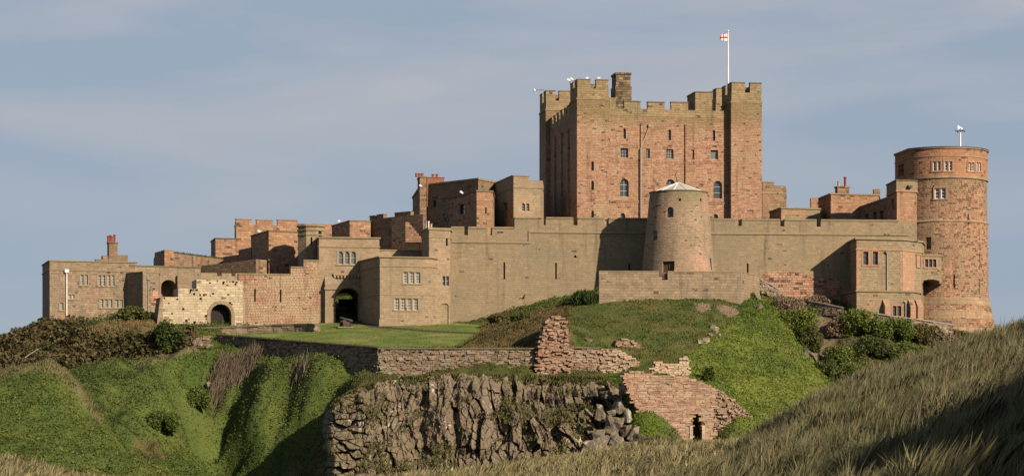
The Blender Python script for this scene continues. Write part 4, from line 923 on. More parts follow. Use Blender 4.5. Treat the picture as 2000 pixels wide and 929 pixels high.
# little stair turret against its left side
q = [(1752, 303.4), (1789, 304.2), (1796, 309), (1760, 312), (1733, 309.5)]
S = Bld('turret', 'slim angular turret with a flat cap against the left side of the round red tower', 'turret', q, 470, drop=8)
zt = S.top(1760, 353); f4 = S.face(4); S.slit(1742, 1746, 388, 408, i=4)
S.body(zt, M['rear_red_stone']); S.band(zt, zt + .14, .2, M['dark_coping'], 'coping'); S.band(zt - 1.25, zt - .002, .1, M['annex_stone'], 'cap_band'); S.band(zt - 1.42, zt - 1.252, .16, M['red_dressing'])
fs = S.face(0); qd = MB(); L0 = S.L(0)
qd.fbox(fs, -.02, .42, S.zb, zt - 1.43, -.3, .02); obj('quoin', qd, M['red_dressing'], S.root)
lmp = MB(); c_ = fs.p(L0 * .62, zt - .75, .35); lmp.box(c_, (.55, .4, .3), .3); lmp.tube(fs.p(L0 * .62, zt - .75, 0), c_, .05); lm = obj('lantern', lmp, M['iron'], S.root)

# ---------------------------------------------------------------- annex with the bay, at the foot of the tower
A = Bld('bay_house', 'flat roofed stone house with red dressings built against the curtain wall beside the round tower', 'house', [(1673, 296), (1762, 297.2), (1800, 300.5), (1806, 306), (1660, 306), (1653, 303.5)], 620, drop=5)
zt = A.top(1700, 468)
A.window(1686, 1696, 491, 517, frame=M['red_frame'], rows=2, rec=.25, sur=M['red_dressing']); A.window(1704.5, 1714.5, 491, 517, frame=M['red_frame'], rows=2, rec=.25, sur=M['red_dressing'])
A.body(zt, M['annex_stone']); A.band(zt, zt + .2, .2, M['tan_dressing'], 'coping'); A.band(A.top(1700, 488.5), A.top(1700, 486), .1, M['red_dressing'])
fa, fa1 = A.face(0), A.face(1); La, La1 = A.L(0), A.L(1)
qd = MB(); zs = A.top(1700, 569)
for i, (hz0, wq) in enumerate([(j * .42, .55 if j % 2 else .34) for j in range(15)]):
    z0_ = zs + hz0
    if z0_ + .4 > A.top(1700, 489): break
    qd.fbox(fa, -.02, wq, z0_, z0_ + .4, -.2, .025); qd.fbox(fa, La - wq * .6, La + .0, z0_ + .01, z0_ + .41, -.2, .02)
obj('quoin', qd, M['red_dressing'], A.root)
obj('red_facing', MB().fbox(fa1, .03, La1 * .62, zs, A.top(1700, 489.5), -.2, .03), M['red_dressing'], A.root)
window(A.root, MB(), (fa1, La1 * .70, La1 * .93, A.top(1790, 520), A.top(1790, 494)), frame=M['red_dressing'], glass=M['red_dressing'], rec=-.10, name='blind_window')
pp = MB(); kp = fa.k(1732); pp.tube(fa.p(kp, A.top(1732, 494), .13), fa.p(kp, zs, .13), .075); pp.prism([fa.p(kp - .09, A.top(1732, 496), .24), fa.p(kp + .09, A.top(1732, 496), .24), fa.p(kp + .09, A.top(1732, 496), .02), fa.p(kp - .09, A.top(1732, 496), .02)], [fa.p(kp - .3, A.top(1732, 491), .35), fa.p(kp + .3, A.top(1732, 491), .35), fa.p(kp + .3, A.top(1732, 491), .02), fa.p(kp - .3, A.top(1732, 491), .02)]); obj('drainpipe', pp, M['lead_pipe'], A.root)
# lower storey, wider, with buttresses
lo = [XY(a, b) for a, b in ((1673, 294.6), (1722, 295.2), (1785, 296.2), (1796, 298.5), (1800, 303), (1650, 303), (1643, 301.5))]
cut = MB(); lf = Face(lo[1], lo[2] - lo[1])
window(A.root, cut, kface(lf, 1743.5, 1760, 597, 617), lights=2, frame=M['red_frame'], rows=2, rec=.2, sur=M['red_dressing'], gap=.12)
wlow = obj('lower_storey', MB().poly(lo, A.zb, zs - .12), M['annex_stone'], A.root, cuts=cut)
obj('ledge', MB().poly(offset(lo, .16), zs - .12, zs + .06), M['tan_dressing'], A.root)
for px_ in (1729, 1779, 1793):
    f_ = lf; kb_ = f_.k(px_); b_ = MB(); zt_ = ZZ(585, 295); b_.fbox(f_, kb_ - .36, kb_ + .36, A.zb, zt_ - .8, -.2, .8); b_.prism([f_.p(kb_ - .36, zt_ - .8, .8), f_.p(kb_ + .36, zt_ - .8, .8), f_.p(kb_ + .36, zt_ - .8, -.1), f_.p(kb_ - .36, zt_ - .8, -.1)], [f_.p(kb_ - .36, zt_ + .1, .02), f_.p(kb_ + .36, zt_ + .1, .02), f_.p(kb_ + .36, zt_ + .1, -.1), f_.p(kb_ - .36, zt_ + .1, -.1)])
    obj('buttress', b_, M['red_dressing'], A.root)
pp = MB(); kp = lf.k(1768); pp.tube(lf.p(kp, ZZ(588, 295), .14), lf.p(kp, A.zb + .5, .14), .085); pp.tube(lf.p(kp - .25, ZZ(588, 295), .14), lf.p(kp + .1, ZZ(588, 295), .14), .085); obj('drainpipe', pp, M['lead_pipe'], A.root)
# oriel between annex and tower, carried on an arch
O = Bld('oriel_room', 'small boxed out room on an arched corbel between the bay house and the round tower', 'oriel', [(1797, 300.6), (1839, 301.4), (1839, 306), (1797, 306)], 553, drop=0)
O.zb = ZZ(553, 301); O.window(1806.5, 1828.5, 506, 521.5, lights=3, frame=M['red_frame'], rows=1, rec=.18, sur=M['red_dressing'], gap=.12)
fo = O.face(0); k0, k1 = fo.k(1803), fo.k(1835); O.cuts.slab(fo, arch_outline(k0, k1, O.zb - .5, ZZ(545, 301), .3), -6, .4)
O.body(ZZ(500, 301), M['annex_stone']); O.band(ZZ(500, 301), ZZ(497, 301), .12, M['tan_dressing'], 'coping')

# ---------------------------------------------------------------- houses behind the curtain on the right
def rear(name, label, cat, pts, pyt, pyb, mat, par=True, **kw):
    b = Bld(name, label, cat, pts, pyb, **kw); z = ZZ(pyt, pts[0][1]); b.zt = z; b.mat = mat
    return b
b = rear('rear_tower', 'narrow stone tower with a stepped parapet just right of the great keep', 'tower', [(1489, 334), (1534, 335), (1536, 341), (1484, 341)], 354, 470, M['rear_stone'])
b.body(b.zt - .9, M['rear_stone']); f = b.face(0); b.parapet(b.zt - .9, b.zt - .55, b.zt - .12, M['rear_stone'], merlons={0: [(0, b.L(0) * .5)], 3: [(.6, b.L(3) - .6)], 1: [], 2: []}, cap=M['tan_dressing'])
b.band(b.zt - 1.7, b.zt - 1.5, .06, M['tan_dressing'])
b = rear('low_rear_house', 'low flat roofed stone house showing over the curtain wall right of the keep', 'house', [(1526, 322), (1602, 323.5), (1602, 330), (1512, 330), (1503, 328)], 404.5, 470, M['annex_stone'])
b.window(1539, 1548, 432, 440, frame=M['cream_frame']); b.body(b.zt - .2, M['annex_stone']); b.band(b.zt - .2, b.zt, .12, M['tan_dressing'], 'coping'); b.band(b.zt - 1.0, b.zt - .85, .05, M['red_dressing'])
fb_ = b.face(0); qd = MB().fbox(fb_, -.02, .5, b.zb, b.zt - 1.02, -.2, .03); obj('quoin', qd, M['red_dressing'], b.root)
c_ = MB().box((XY(1590, 327).x, 327, ZZ(398, 327)), (1.0, 1.0, 1.6)); o = obj('chimney', c_, M['red_dressing'], b.root)
b = rear('rear_house', 'two storey pale red stone house with a central chimney between keep and round tower', 'house', [(1623, 325), (1716, 326.6), (1718, 333), (1612, 333), (1598, 332)], 377, 470, M['rear_red_stone'])
b.body(b.zt - .2, M['rear_red_stone']); b.band(b.zt - .2, b.zt, .14, M['tan_dressing'], 'coping'); b.band(ZZ(395, 325), ZZ(393, 325), .06, M['red_dressing'])
fb_ = b.face(0); qd = MB().fbox(fb_, -.02, .5, b.zb, ZZ(395.5, 325), -.2, .03); obj('quoin', qd, M['red_dressing'], b.root)
kk = [fb_.k(1639), fb_.k(1662)]; c_ = MB().fbox(fb_, kk[0], kk[1], b.zt - .3, ZZ(366, 326), -1.6, -.6); c_.fbox(fb_, kk[0] - .1, kk[1] + .1, ZZ(366, 326), ZZ(363.5, 326), -1.7, -.5)
o = obj('chimney', c_, M['rear_stone'], b.root)
q = fb_.p((kk[0] * .8 + kk[1] * .2), ZZ(363.5, 326), -1.1); chimney_pot(o, q, .22, .7, M['buff_pot']); q = fb_.p((kk[0] * .25 + kk[1] * .75), ZZ(363.5, 326), -1.1); chimney_pot(o, q, .2, 1.35, M['red_pot'])
q = P(1712, 376, 331); obj('chimney', MB().box((q.x, q.y, q.z), (.9, .9, .9)), M['rear_stone'], b.root)
b = rear('long_rear_range', 'long dark range with a sloping parapet running up to the slim turret', 'house', [(1734, 313), (1742, 316), (1742, 331), (1660, 331)], 388, 470, M['rear_stone'])
fl = b.face(3); b.slit(1690, 1696, 418, 430, i=3); b.slit(1705, 1712, 414, 430, i=3); b.slit(1718, 1725, 412, 430, i=3)
b.body(b.zt, M['rear_stone']); b.band(b.zt, b.zt + .25, .12, M['tan_dressing'], 'coping')

# ---------------------------------------------------------------- ranges behind the curtain on the left of the keep
b = rear('rear_hall', 'long dark stone hall left of the keep with a brick end chimney', 'hall', [(822, 332.6), (838, 331.5), (934, 324), (980, 330), (980, 352), (806, 350)], 350, 470, M['rear_stone'])
b.zt = ZZ(351, 324); b.window(846, 852, 392, 404, i=1, frame=M['dark_panel']); b.body(b.zt, M['rear_stone']); b.band(b.zt, b.zt + .25, .12, M['tan_dressing'], 'coping'); b.band(b.zt - 2.0, b.zt - 1.8, .06, M['rear_stone'])
fb_ = Face.at(820, 331.0, 8); kq = fb_.k(833)
o = obj('chimney', MB().fbox(fb_, 0, kq, b.zt - 9, ZZ(347, 331.5), -3.2, -.02).fbox(fb_, -.1, kq + .1, ZZ(347, 331.5), ZZ(345, 331.5), -3.3, .08), M['rear_stone'], b.root)
obj('brick_wall', MB().fbox(fb_, kq + .101, fb_.k(868), b.zt - 3, ZZ(347, 331.5), -1.6, -.3).fbox(fb_, kq + .102, fb_.k(868) + .1, ZZ(347, 331.5), ZZ(346, 331.5), -1.7, -.2), M['brick'], b.root)
for px_ in (815, 821, 826, 847, 855):
    q = Vector(fb_.p(fb_.k(px_), ZZ(345 if px_ < 835 else 346, 331.5), -.9)); chimney_pot(o, q, .24, .5, M['terracotta'])
b = rear('rear_block', 'square red stone block with one slit window in front of the dark rear hall', 'tower', [(931, 312), (962, 312.6), (966, 322), (890, 325), (876, 322)], 372, 470, M['rear_red_stone'])
b.slit(947.5, 950.5, 405, 417); b.window(898, 908, 398, 418, i=4, frame=M['dark_panel'], rows=1); b.body(b.zt - .15, M['rear_red_stone']); b.band(b.zt - .15, b.zt + .05, .12, M['dark_coping'], 'coping'); b.band(b.zt - 1.35, b.zt - 1.2, .05, M['rear_red_stone'])
b = rear('rear_tower', 'tan stone tower with stepped parapet and paired arched windows joining the keep on its left', 'tower', [(1003, 318), (1060, 319), (1064, 332), (962, 334), (957, 331)], 343, 470, M['gatehouse_stone'])
b.window(1019, 1034, 397, 412, lights=2, larch=True, rec=.2, frame=M['cream_frame'], rows=2); b.window(983, 990, 396, 412, i=4, frame=M['cream_frame'])
b.body(b.zt - .9, M['gatehouse_stone']); b.parapet(b.zt - .9, b.zt - .55, b.zt - .0, M['gatehouse_stone'], merlons={0: [(0, b.face(0).k(1033))], 4: [(.6, 1.6), (1.6, b.L(4) - .6)], 1: [], 2: [], 3: []}, cap=M['tan_dressing']); b.band(ZZ(367, 318), ZZ(365, 318), .07, M['tan_dressing'])

# ---------------------------------------------------------------- gatehouse and its neighbours
G = Bld('gatehouse', 'tan stone gatehouse with pointed archway under a triple round headed window', 'gatehouse', [(623, 297.5), 741], 630, angD=(9, 9), drop=2)
fg = G.face(0); zt = G.top(680, 465.5)
F_, ka, kb, z0, z1 = kface(fg, 655, 704, 562, 632); za_ = z1
def tudor(k0, k1, z0, z1, rise, n=7):
    c = (k0 + k1) / 2; w = (k1 - k0) / 2; o = [(k0, z0), (k1, z0)]
    for i in range(2 * n + 1):
        t = i / (2 * n); x = k1 - (k1 - k0) * t; e = abs(x - c) / w; o.append((x, z1 - rise * (1 - math.sqrt(max(0, 1 - e ** 2.2))) ** .9 if e < 1 else z1 - rise))
    return o
G.cuts.slab(fg, tudor(ka, kb, z0 - 1.2, z1, 1.45), -12, .5)
G.window(660, 695, 491, 516, lights=3, larch=True, frame=M['cream_frame'], glass=M['grey_glass'], rec=.16, rows=1, gap=.14, sur=M['tan_dressing'])
G.body(zt, M['gatehouse_stone']); G.band(zt, zt + .18, .16, M['tan_dressing'], 'coping'); G.band(G.top(680, 483), G.top(680, 481), .1, M['tan_dressing'])
hm = MB(); oo = tudor(ka - .45, kb + .45, 0, z1 + .55, 1.7)[2:]; ii = tudor(ka + .02, kb - .02, 0, z1, 1.43)[2:]
for i in range(len(oo) - 1): hm.slab(fg, [oo[i], oo[i + 1], ii[i + 1], ii[i]], -.3, .22)
obj('arch_moulding', hm, M['annex_stone'], G.root)
cb_ = MB(); zc = G.top(680, 538)
for i in range(9): kx = fg.k(652) + i * .42; cb_.fbox(fg, kx, kx + .24, zc - .3, zc, -.1, .28)
cb_.fbox(fg, fg.k(651), fg.k(709), zc + .003, zc + .3, -.1, .3); obj('corbel_table', cb_, M['gatehouse_stone'], G.root)
pr = MB(); pr.fbox(fg, fg.k(634), fg.k(654), G.zb, G.top(640, 566), -.2, .75); pr.fbox(fg, fg.k(632.5), fg.k(655.5), G.top(640, 566), G.top(640, 561), -.2, .9); pr.fbox(fg, fg.k(634), fg.k(654), G.top(640, 561), G.top(640, 556), -.2, .75)
pr.prism([fg.p(fg.k(634), G.top(640, 556), .75), fg.p(fg.k(654), G.top(640, 556), .75), fg.p(fg.k(654), G.top(640, 556), -.1), fg.p(fg.k(634), G.top(640, 556), -.1)], [fg.p(fg.k(634), G.top(640, 540), .03), fg.p(fg.k(654), G.top(640, 540), .03), fg.p(fg.k(654), G.top(640, 540), -.1), fg.p(fg.k(634), G.top(640, 540), -.1)])
obj('pier', pr, M['gatehouse_stone'], G.root)
# one leaf of the iron gate standing open across the arch, the dark boarded leaf folded back against the right jamb
def bars(root, f, k0, k1, z0, z1, d, n, name='bar'):
    m = MB()
    for i in range(n):
        k_ = k0 + (k1 - k0) * i / (n - 1); a_ = f.p(k_, z0, d); m.tube(a_, f.p(k_, z1 - .12, d), .028, n=6); m.tube(f.p(k_, z1 - .12, d), f.p(k_, z1 + .1, d), .045, .004, 6)
    for z in (z0 + .15, z0 + (z1 - z0) * .55, z1 - .25): m.fbox(f, k0 - .05, k1 + .05, z - .03, z + .03, d - .02, d + .02)
    return m
gz = G.top(660, 629); ir = tag(obj('iron_gate', bars(None, fg, ka + .1, ka + 1.55, gz - .1, G.top(660, 596), -1.2, 9), M['iron']), 'black spiked iron gate across the left half of the gatehouse archway', 'gate')
dk = MB(); dk.fbox(fg, kb - 2.05, kb - .02, gz - .6, z1 - .9, -8.6, -8.5); 
for i in range(7): kx = kb - 2.0 + i * .3; dk.fbox(fg, kx, kx + .05, gz - .6, z1 - .95, -8.497, -8.44)
tag(obj('gate_door', dk, M['dark_panel']), 'dark boarded door leaf at the back of the gatehouse archway', 'gate')

Lg = Bld('gate_lodge', 'two storey tan stone lodge with mullioned windows projecting to the right of the gatehouse', 'lodge', [(742, 290.5), (841, 292.0), (858, 294.6), (861, 300), (700, 303), (699, 299)], 632, drop=2)
zt = Lg.top(790, 503.5)
Lg.window(787.5, 820.5, 531, 553, lights=3, frame=M['white_frame'], rows=3, cols=2, fw=.1, gap=.2, rec=.18, sur=M['tan_dressing']); Lg.window(770.5, 816, 582.5, 605, lights=4, frame=M['white_frame'], rows=3, cols=2, fw=.1, gap=.2, rec=.18, sur=M['tan_dressing'])
Lg.body(zt, M['gatehouse_stone']); Lg.band(zt, zt + .16, .18, M['tan_dressing'], 'coping'); Lg.band(Lg.top(790, 521), Lg.top(790, 519), .09, M['tan_dressing']); Lg.band(Lg.top(790, 576.5), Lg.top(790, 575), .05, M['tan_dressing']); Lg.band(Lg.zb, Lg.top(790, 623), .12, M['gatehouse_stone'], 'plinth')
b = rear('parapet_wall', 'low tan parapet wall over the lodge roof between gatehouse and stair turret', 'wall', [(735, 299.5), (826, 301), (826, 303), (735, 301.5)], 489, 530, M['gatehouse_stone']); b.body(b.zt, M['gatehouse_stone']); b.band(b.zt, b.zt + .14, .1, M['tan_dressing'], 'coping')

Rw = Bld('red_wall', 'blotched red and ochre stone wall with two arrow slits left of the gatehouse', 'wall', [(466, 295), (623, 297.0), (623, 299), (466, 297)], 640, drop=2)
fr_ = Rw.face(0); Rw.slit(496.3, 499.5, 564, 589); Rw.slit(546.6, 549.8, 565, 590); zt = Rw.top(500, 536); L = Rw.L(0); za_, zb_ = Rw.top(580, 522.5), Rw.top(608, 509.5)
ol = [(0, Rw.zb), (L, Rw.zb), (L, zb_), (fr_.k(593), zb_), (fr_.k(593), za_), (fr_.k(568), za_), (fr_.k(568), zt), (0, zt)]
obj('wall', MB().slab(fr_, ol, -1.8, 0), M['red_wall_stone'], Rw.root, cuts=Rw.cuts)
c_ = MB(); c_.fbox(fr_, 0, fr_.k(567.4), zt, zt + .14, -1.85, .08); c_.fbox(fr_, fr_.k(567.6), fr_.k(592.4), za_, za_ + .14, -1.85, .08); c_.fbox(fr_, fr_.k(592.6), L, zb_, zb_ + .14, -1.85, .08); obj('coping', c_, M['tan_dressing'], Rw.root)

# pale ruined gateway wall
fp = Face.at(318, 291.6, 17); Q = lambda a, b: fp.kz(a, b)
Pw = thing('ruined_gateway', 'pale stepped wall with missing stones and a round arched doorway, far left of the gate', 'wall', fp.p(6, ZZ(645, 292), -2))
zb = ZZ(662, 292); kE = fp.k(474)
cut = MB(); F_, ka, kb, z0, z1 = kface(fp, 411, 452, 593, 640); cut.slab(fp, arch_outline(ka, kb, zb - .5, z1), -1.6, .5)
hr_ = random.Random(3)
for (a, b) in [(404, 547), (424, 548), (437, 550), (443, 550), (449, 550), (455, 550), (462, 551), (410, 552), (436, 553), (460, 555), (444, 557), (373, 566), (377, 567), (384, 566), (371, 570), (379, 574), (391, 576), (398, 576), (402, 575), (411, 577), (416, 573), (446, 575), (346, 584), (321, 582), (358, 603), (392, 583), (402, 617), (403, 622), (364, 626), (322, 625), (452, 594), (449, 591), (440, 582), (380, 629), (369, 623), (330, 592), (336, 612)]:
    kk, zz = Q(a, b); w_, h_ = hr_.uniform(.12, .36), hr_.uniform(.07, .15); cut.fbox(fp, kk - w_ / 2, kk + w_ / 2, zz - h_, zz + h_, -.45, .3)
D = 3.2
tops = [(318, 347, 579.5, 3.4), (347.3, 384, 564, 4.2), (384.3, 474, 546, 4.2)]
ol = [(0, zb), (kE, zb)]
ol += [(kE, ZZ(546, 293)), (fp.k(384), ZZ(545, 292.5)), (fp.k(384), ZZ(563, 292.5)), (fp.k(348), ZZ(562, 292)), (fp.k(348), ZZ(579.5, 292)), (0, ZZ(579.5, 291.6))]
obj('wall', MB().slab(fp, ol, -3.6, 0), M['pale_stone'], Pw, cuts=cut)
rg = MB(); oo = arch_outline(ka - .42, kb + .42, 0, z1 + .42)[2:]; ii = arch_outline(ka + .01, kb - .01, 0, z1 - .01)[2:]
zs_ = z1 - (kb - ka) / 2
for i in range(len(oo) - 1): rg.slab(fp, [oo[i], oo[i + 1], ii[i + 1], ii[i]], -.3, .06)
rg.fbox(fp, ka - .42, ka + .01, zb, zs_ - .003, -.3, .06); rg.fbox(fp, kb - .01, kb + .42, zb, zs_ - .003, -.3, .06); obj('arch_moulding', rg, M['annex_stone'], Pw)
dd = MB(); dd.slab(fp, arch_outline(ka, kb, zb, z1), -1.75, -1.3); do = obj('door', dd, M['dark_panel'], Pw)
dp_ = MB()
for i in range(8): kx = ka + (kb - ka) * i / 8; dp_.fbox(fp, kx, kx + .04, zb, zs_ + .5, -1.297, -1.24)
obj('plank', dp_, M['wood'], do)['kind'] = 'stuff'
bt = MB(); bt.prism([fp.p(-1.0, zb, .3), fp.p(-.003, zb, .3), fp.p(-.003, zb, -3.4), fp.p(-1.0, zb, -3.4)], [fp.p(-.3, ZZ(580, 291.6), .02), fp.p(-.003, ZZ(580, 291.6), .02), fp.p(-.003, ZZ(580, 291.6), -3.3), fp.p(-.3, ZZ(580, 291.6), -3.3)]); obj('buttress', bt, M['battery_stone'], Pw)
# small wall with merlons behind it
b = rear('battlement_wall', 'short dark battlement behind the pale ruined gateway', 'wall', [(392, 300), (470, 301), (470, 303), (392, 302)], 532, 560, M['rear_stone']); b.body(b.zt - .9, M['gatehouse_stone']); fx = b.face(0); b.parapet(b.zt - .9, b.zt - .4, b.zt, M['gatehouse_stone'], merlons={0: edge_px(fx, [(386, 424), (433, 452), (460, 470)]), 1: [], 2: [], 3: []}, th=.6)

# ---------------------------------------------------------------- left part: house, block, arch wall and the ranges behind
H = Bld('stone_house', 'two storey flat topped stone house with mullioned windows at the far left of the castle', 'house', [(97, 299), 267], 640, angD=(17, 9), drop=3)
zt = H.top(110, 510)
kw = dict(frame=M['white_frame'], rec=.15, rows=3, cols=1, sur=M['tan_dressing'], gap=.2, fw=.06)
H.window(157.5, 171.5, 536.5, 556, lights=2, **kw); H.window(191.5, 205.5, 537, 558, lights=2, **kw); H.window(210, 223.5, 537, 558, lights=2, **kw); H.window(195.5, 219, 584, 600, lights=3, **kw); H.window(224.5, 240, 585, 600, lights=2, **kw); H.window(133, 145, 575, 583, lights=2, **kw); H.window(117.5, 124, 591, 605, **kw)
H.body(zt, M['house_stone']); H.band(zt, zt + .14, .12, M['tan_dressing'], 'coping'); H.band(H.top(110, 528), H.top(110, 526), .09, M['tan_dressing']); H.band(H.zb, H.top(110, 624), .12, M['house_stone'], 'plinth')
fh = H.face(0); c_ = MB(); ka, kb = fh.k(214), fh.k(231)
c_.fbox(fh, ka, kb, zt - .2, H.top(220, 474), -2.3, -.6); c_.fbox(fh, ka - .07, kb + .07, H.top(220, 474), H.top(220, 471), -2.4, -.5); c_.fbox(fh, kb + .003, fh.k(251), zt - .2, H.top(240, 497), -2.2, -.7); c_.fbox(fh, fh.k(202), ka - .003, zt - .2, H.top(205, 498), -2.2, -.7); c_.fbox(fh, fh.k(189), fh.k(202) - .003, zt - .2, H.top(195, 505), -2.2, -.7)
o = obj('chimney', c_, M['rear_stone'], H.root)
for px_, h in ((214, .8), (218.5, .9), (221.5, .75), (226.5, .98)): q = fh.p(fh.k(px_), H.top(220, 471), -1.4); chimney_pot(o, q, .17, h, M['red_pot'])
pp = MB(); kp = fh.k(130); pp.tube(fh.p(kp, H.top(130, 530), .14), fh.p(kp, H.zb + 2, .14), .075); pp.box(fh.p(kp, H.top(130, 529), .16), (.5, .3, .4), R(17)); obj('drainpipe', pp, M['white_paint'], H.root)
B2 = Bld('house_wing', 'small red and tan wing with a deep shaded side projecting beside the far left house', 'house', [(279, 298.6), (311, 300.0), (313, 306), (252, 306.5), (247.5, 301.8)], 615, drop=3)
zt = B2.top(290, 532); B2.window(293.5, 297, 559, 569, frame=M['cream_frame'], rec=.15); B2.body(zt, M['house_stone']); B2.band(zt, zt + .12, .07, M['tan_dressing'], 'coping')
fx = B2.face(0); pp = MB(); pp.tube(fx.p(fx.k(289), B2.top(289, 545), .12), fx.p(fx.k(289), B2.zb + 1, .12), .06); pp.box(fx.p(fx.k(289), B2.top(289, 544), .13), (.35, .25, .3)); obj('drainpipe', pp, M['lead_pipe'], B2.root)
obj('brick_patch', MB().slab(fx, [fx.kz(a, c) for a, c in ((290, 598), (291, 572), (300, 566), (314, 572), (316, 600))], -.1, .03), M['orange_brick'], B2.root)
AW = Bld('arch_wall', 'tan stone wall pierced by a dark round arch, between the far left house and the pale gateway', 'wall', [(255, 302), (392, 305.5), (392, 309), (255, 305.5)], 610, drop=3)
fx = AW.face(0); F_, ka, kb, z0, z1 = kface(fx, 314.5, 344, 546, 585); AW.cuts.slab(fx, arch_outline(ka, kb, z0 - 3, z1, .9), -2.6, .4)
AW.body(AW.top(300, 521), M['house_stone']); AW.band(AW.top(300, 521), AW.top(300, 518.5), .1, M['dark_coping'], 'coping')
bt = MB().fbox(fx, fx.k(345), fx.k(349), AW.zb, AW.top(347, 538), -.1, .5); obj('buttress', bt, M['house_stone'], AW.root)

b = rear('terrace_wall', 'mossy dark terrace wall with pale piers high behind the arch wall', 'wall', [(303, 318), (322, 313), (470, 330), (470, 332), (300, 326)], 489, 540, M['rear_stone'])
b.zt = ZZ(492, 313)
b.body(b.zt, M['rear_stone']); fx = b.face(1); L = b.L(1); pr = MB()
for px_ in (376, 440): kx = fx.k(px_); pr.fbox(fx, kx - .22, kx + .22, b.zb, b.zt - .1, -.1, .3)
obj('pier', pr, M['house_stone'], b.root); fy = b.face(0); obj('end_pier', MB().fbox(fy, -.05, b.L(0) + .05, b.zb, b.zt + .3, -1.2, .06), M['rear_red_stone'], b.root)
gt_ = b.zt
pts_ = []
for i in range(1400): k_ = rng.uniform(.5, L); d_ = rng.uniform(-1.2, -.05); pts_.append(fx.p(k_, b.zt - .02, d_))
gc = rng.uniform(.6, 1.3, (1400, 1)) * np.array((.13, .125, .035)); gr = tri_mesh('grass', blades(np.array(pts_), rng.uniform(.15, .5, 1400), .05, .5), gc, 'blade', 5); gr.data.transform(Matrix.Translation(-ORG[b.root.name])); gr.parent = b.root; gr['kind'] = 'stuff'
b = rear('sloping_wall', 'dark shaded wall sloping behind the pale ruined gateway', 'wall', [(392, 309), (500, 303), (500, 308), (392, 312)], 516, 570, M['rear_stone']); fx = b.face(0); L = b.L(0)
obj('wall', MB().slab(fx, [(0, b.zb), (L, b.zb), (L, ZZ(506, 303)), (0, ZZ(519, 309))], -2, 0), M['rear_stone'], b.root)
b = rear('red_battlement_range', 'long red stone range with three battlements above the left part of the castle', 'castle range', [(461, 330), (655, 334), (655, 344), (458, 344)], 427.5, 520, M['rear_red_stone']); fx = b.face(0)
b.body(ZZ(438, 330), M['rear_red_stone']); b.parapet(ZZ(438, 330), ZZ(437.5, 330), ZZ(428, 330), M['rear_red_stone'], merlons={0: edge_px(fx, [(461, 492), (501, 533), (542, 581), (581.2, 583)]) , 3: [(.6, 3), (4, 6.5), (7.5, 10)], 1: [], 2: []}, cap=M['tan_dressing'])
obj('parapet', MB().fbox(fx, fx.k(583.3), b.L(0), ZZ(437.4, 330), ZZ(433, 330), -.6, -.003), M['rear_red_stone'], b.root)
lw = [XY(a, c) for a, c in ((421, 328), (470, 329), (470, 333), (412, 334))]; obj('low_wing', MB().poly(lw, b.zb, ZZ(466, 328)), M['rear_red_stone'], b.root); obj('coping', MB().poly(offset(lw, .1), ZZ(466, 328), ZZ(464, 328)), M['dark_coping'], b.root)
b = rear('shaded_tower', 'dark sided square tower with a sunlit red face left of the octagonal turret', 'tower', [(525, 306), (584, 308), (584, 318), (500, 318), (490, 314)], 451.5, 560, M['rear_red_stone'])
b.body(b.zt, M['rear_red_stone']); b.band(b.zt, b.zt + .14, .07, M['dark_coping'], 'coping')
lw = [XY(a, c) for a, c in ((491, 313.5), (495, 318), (470, 322), (466, 318))]; obj('stepped_wall', MB().poly(lw, b.zb, ZZ(482, 313)), M['rear_stone'], b.root); lw = [XY(a, c) for a, c in ((466.2, 317.9), (470.2, 322), (440, 326), (436, 322))]; obj('stepped_wall', MB().poly(lw, b.zb, ZZ(497, 318)), M['rear_stone'], b.root)
OC = XY(607, 302.5); oz = ZZ(441.5, 302); ro = 1.72
oc = [Vector((OC.x + ro * math.cos(R(22.5 + 8 + 45 * i)), OC.y + ro * math.sin(R(22.5 + 8 + 45 * i)))) for i in range(8)]
b = Bld.__new__(Bld); b.xy = oc; b.zb = ZZ(560, 302); b.cuts = MB(); b.root = thing('octagonal_turret', 'small octagonal stone turret with a moulded cap behind the left corner of the gatehouse', 'turret', (OC.x, OC.y, b.zb))
fi = min(range(8), key=lambda i: b.face(i).n.y); f = b.face(fi); L = b.L(fi); b.cuts.fbox(f, L * .5 - .11, L * .5 + .11, ZZ(479, 301), ZZ(463, 301), -.8, .3); f2 = b.face((fi + 1) % 8); b.cuts.fbox(f2, L * .25, L * .75, ZZ(462, 301), ZZ(450, 301), -.8, .3)
b.body(oz - .1, M['gatehouse_stone']); b.band(oz - .1, oz + .06, .2, M['tan_dressing'], 'coping'); b.band(oz - .62, oz - .45, .12, M['tan_dressing']); b.band(ZZ(459, 301), ZZ(457, 301), .1, M['tan_dressing'])
b = rear('dark_rear_wall', 'dark shaded wall with low battlements stepping up behind the gatehouse roof', 'castle wall', [(722, 318), (765, 314), (826, 310), (826, 318), (722, 326)], 424, 520, M['rear_stone'])
b.body(b.zt - .7, M['rear_stone']); b.parapet(b.zt - .7, b.zt - .35, b.zt + .05, M['rear_stone'], merlons={0: [(0, 1.3), (1.7, 3.2)], 1: [(.0, 3.6)], 2: [], 3: [], 4: []}, cap=M['dark_coping'])
b = rear('bastion', 'square bastion with one sunlit red face rising behind the gatehouse', 'bastion', [(683, 316), (724, 317), (724, 326), (655, 326), (648, 324)], 431.5, 520, M['rear_red_stone']); b.body(b.zt, M['rear_red_stone']); b.band(b.zt, b.zt + .12, .06, M['dark_coping'], 'coping')
# outside stair against the dark rear wall
s_ = MB(); f = Face.at(792, 308.5, -10)
for i in range(8): s_.fbox(f, i * .30, i * .30 + .298, ZZ(470, 306), ZZ(430, 306) - i * .36, -1.2, 0)
tag(obj('stone_stair', s_, M['rear_red_stone']), 'steep stone stair stepping down behind the stair turret', 'stair')
from mathutils import noise as mnoise
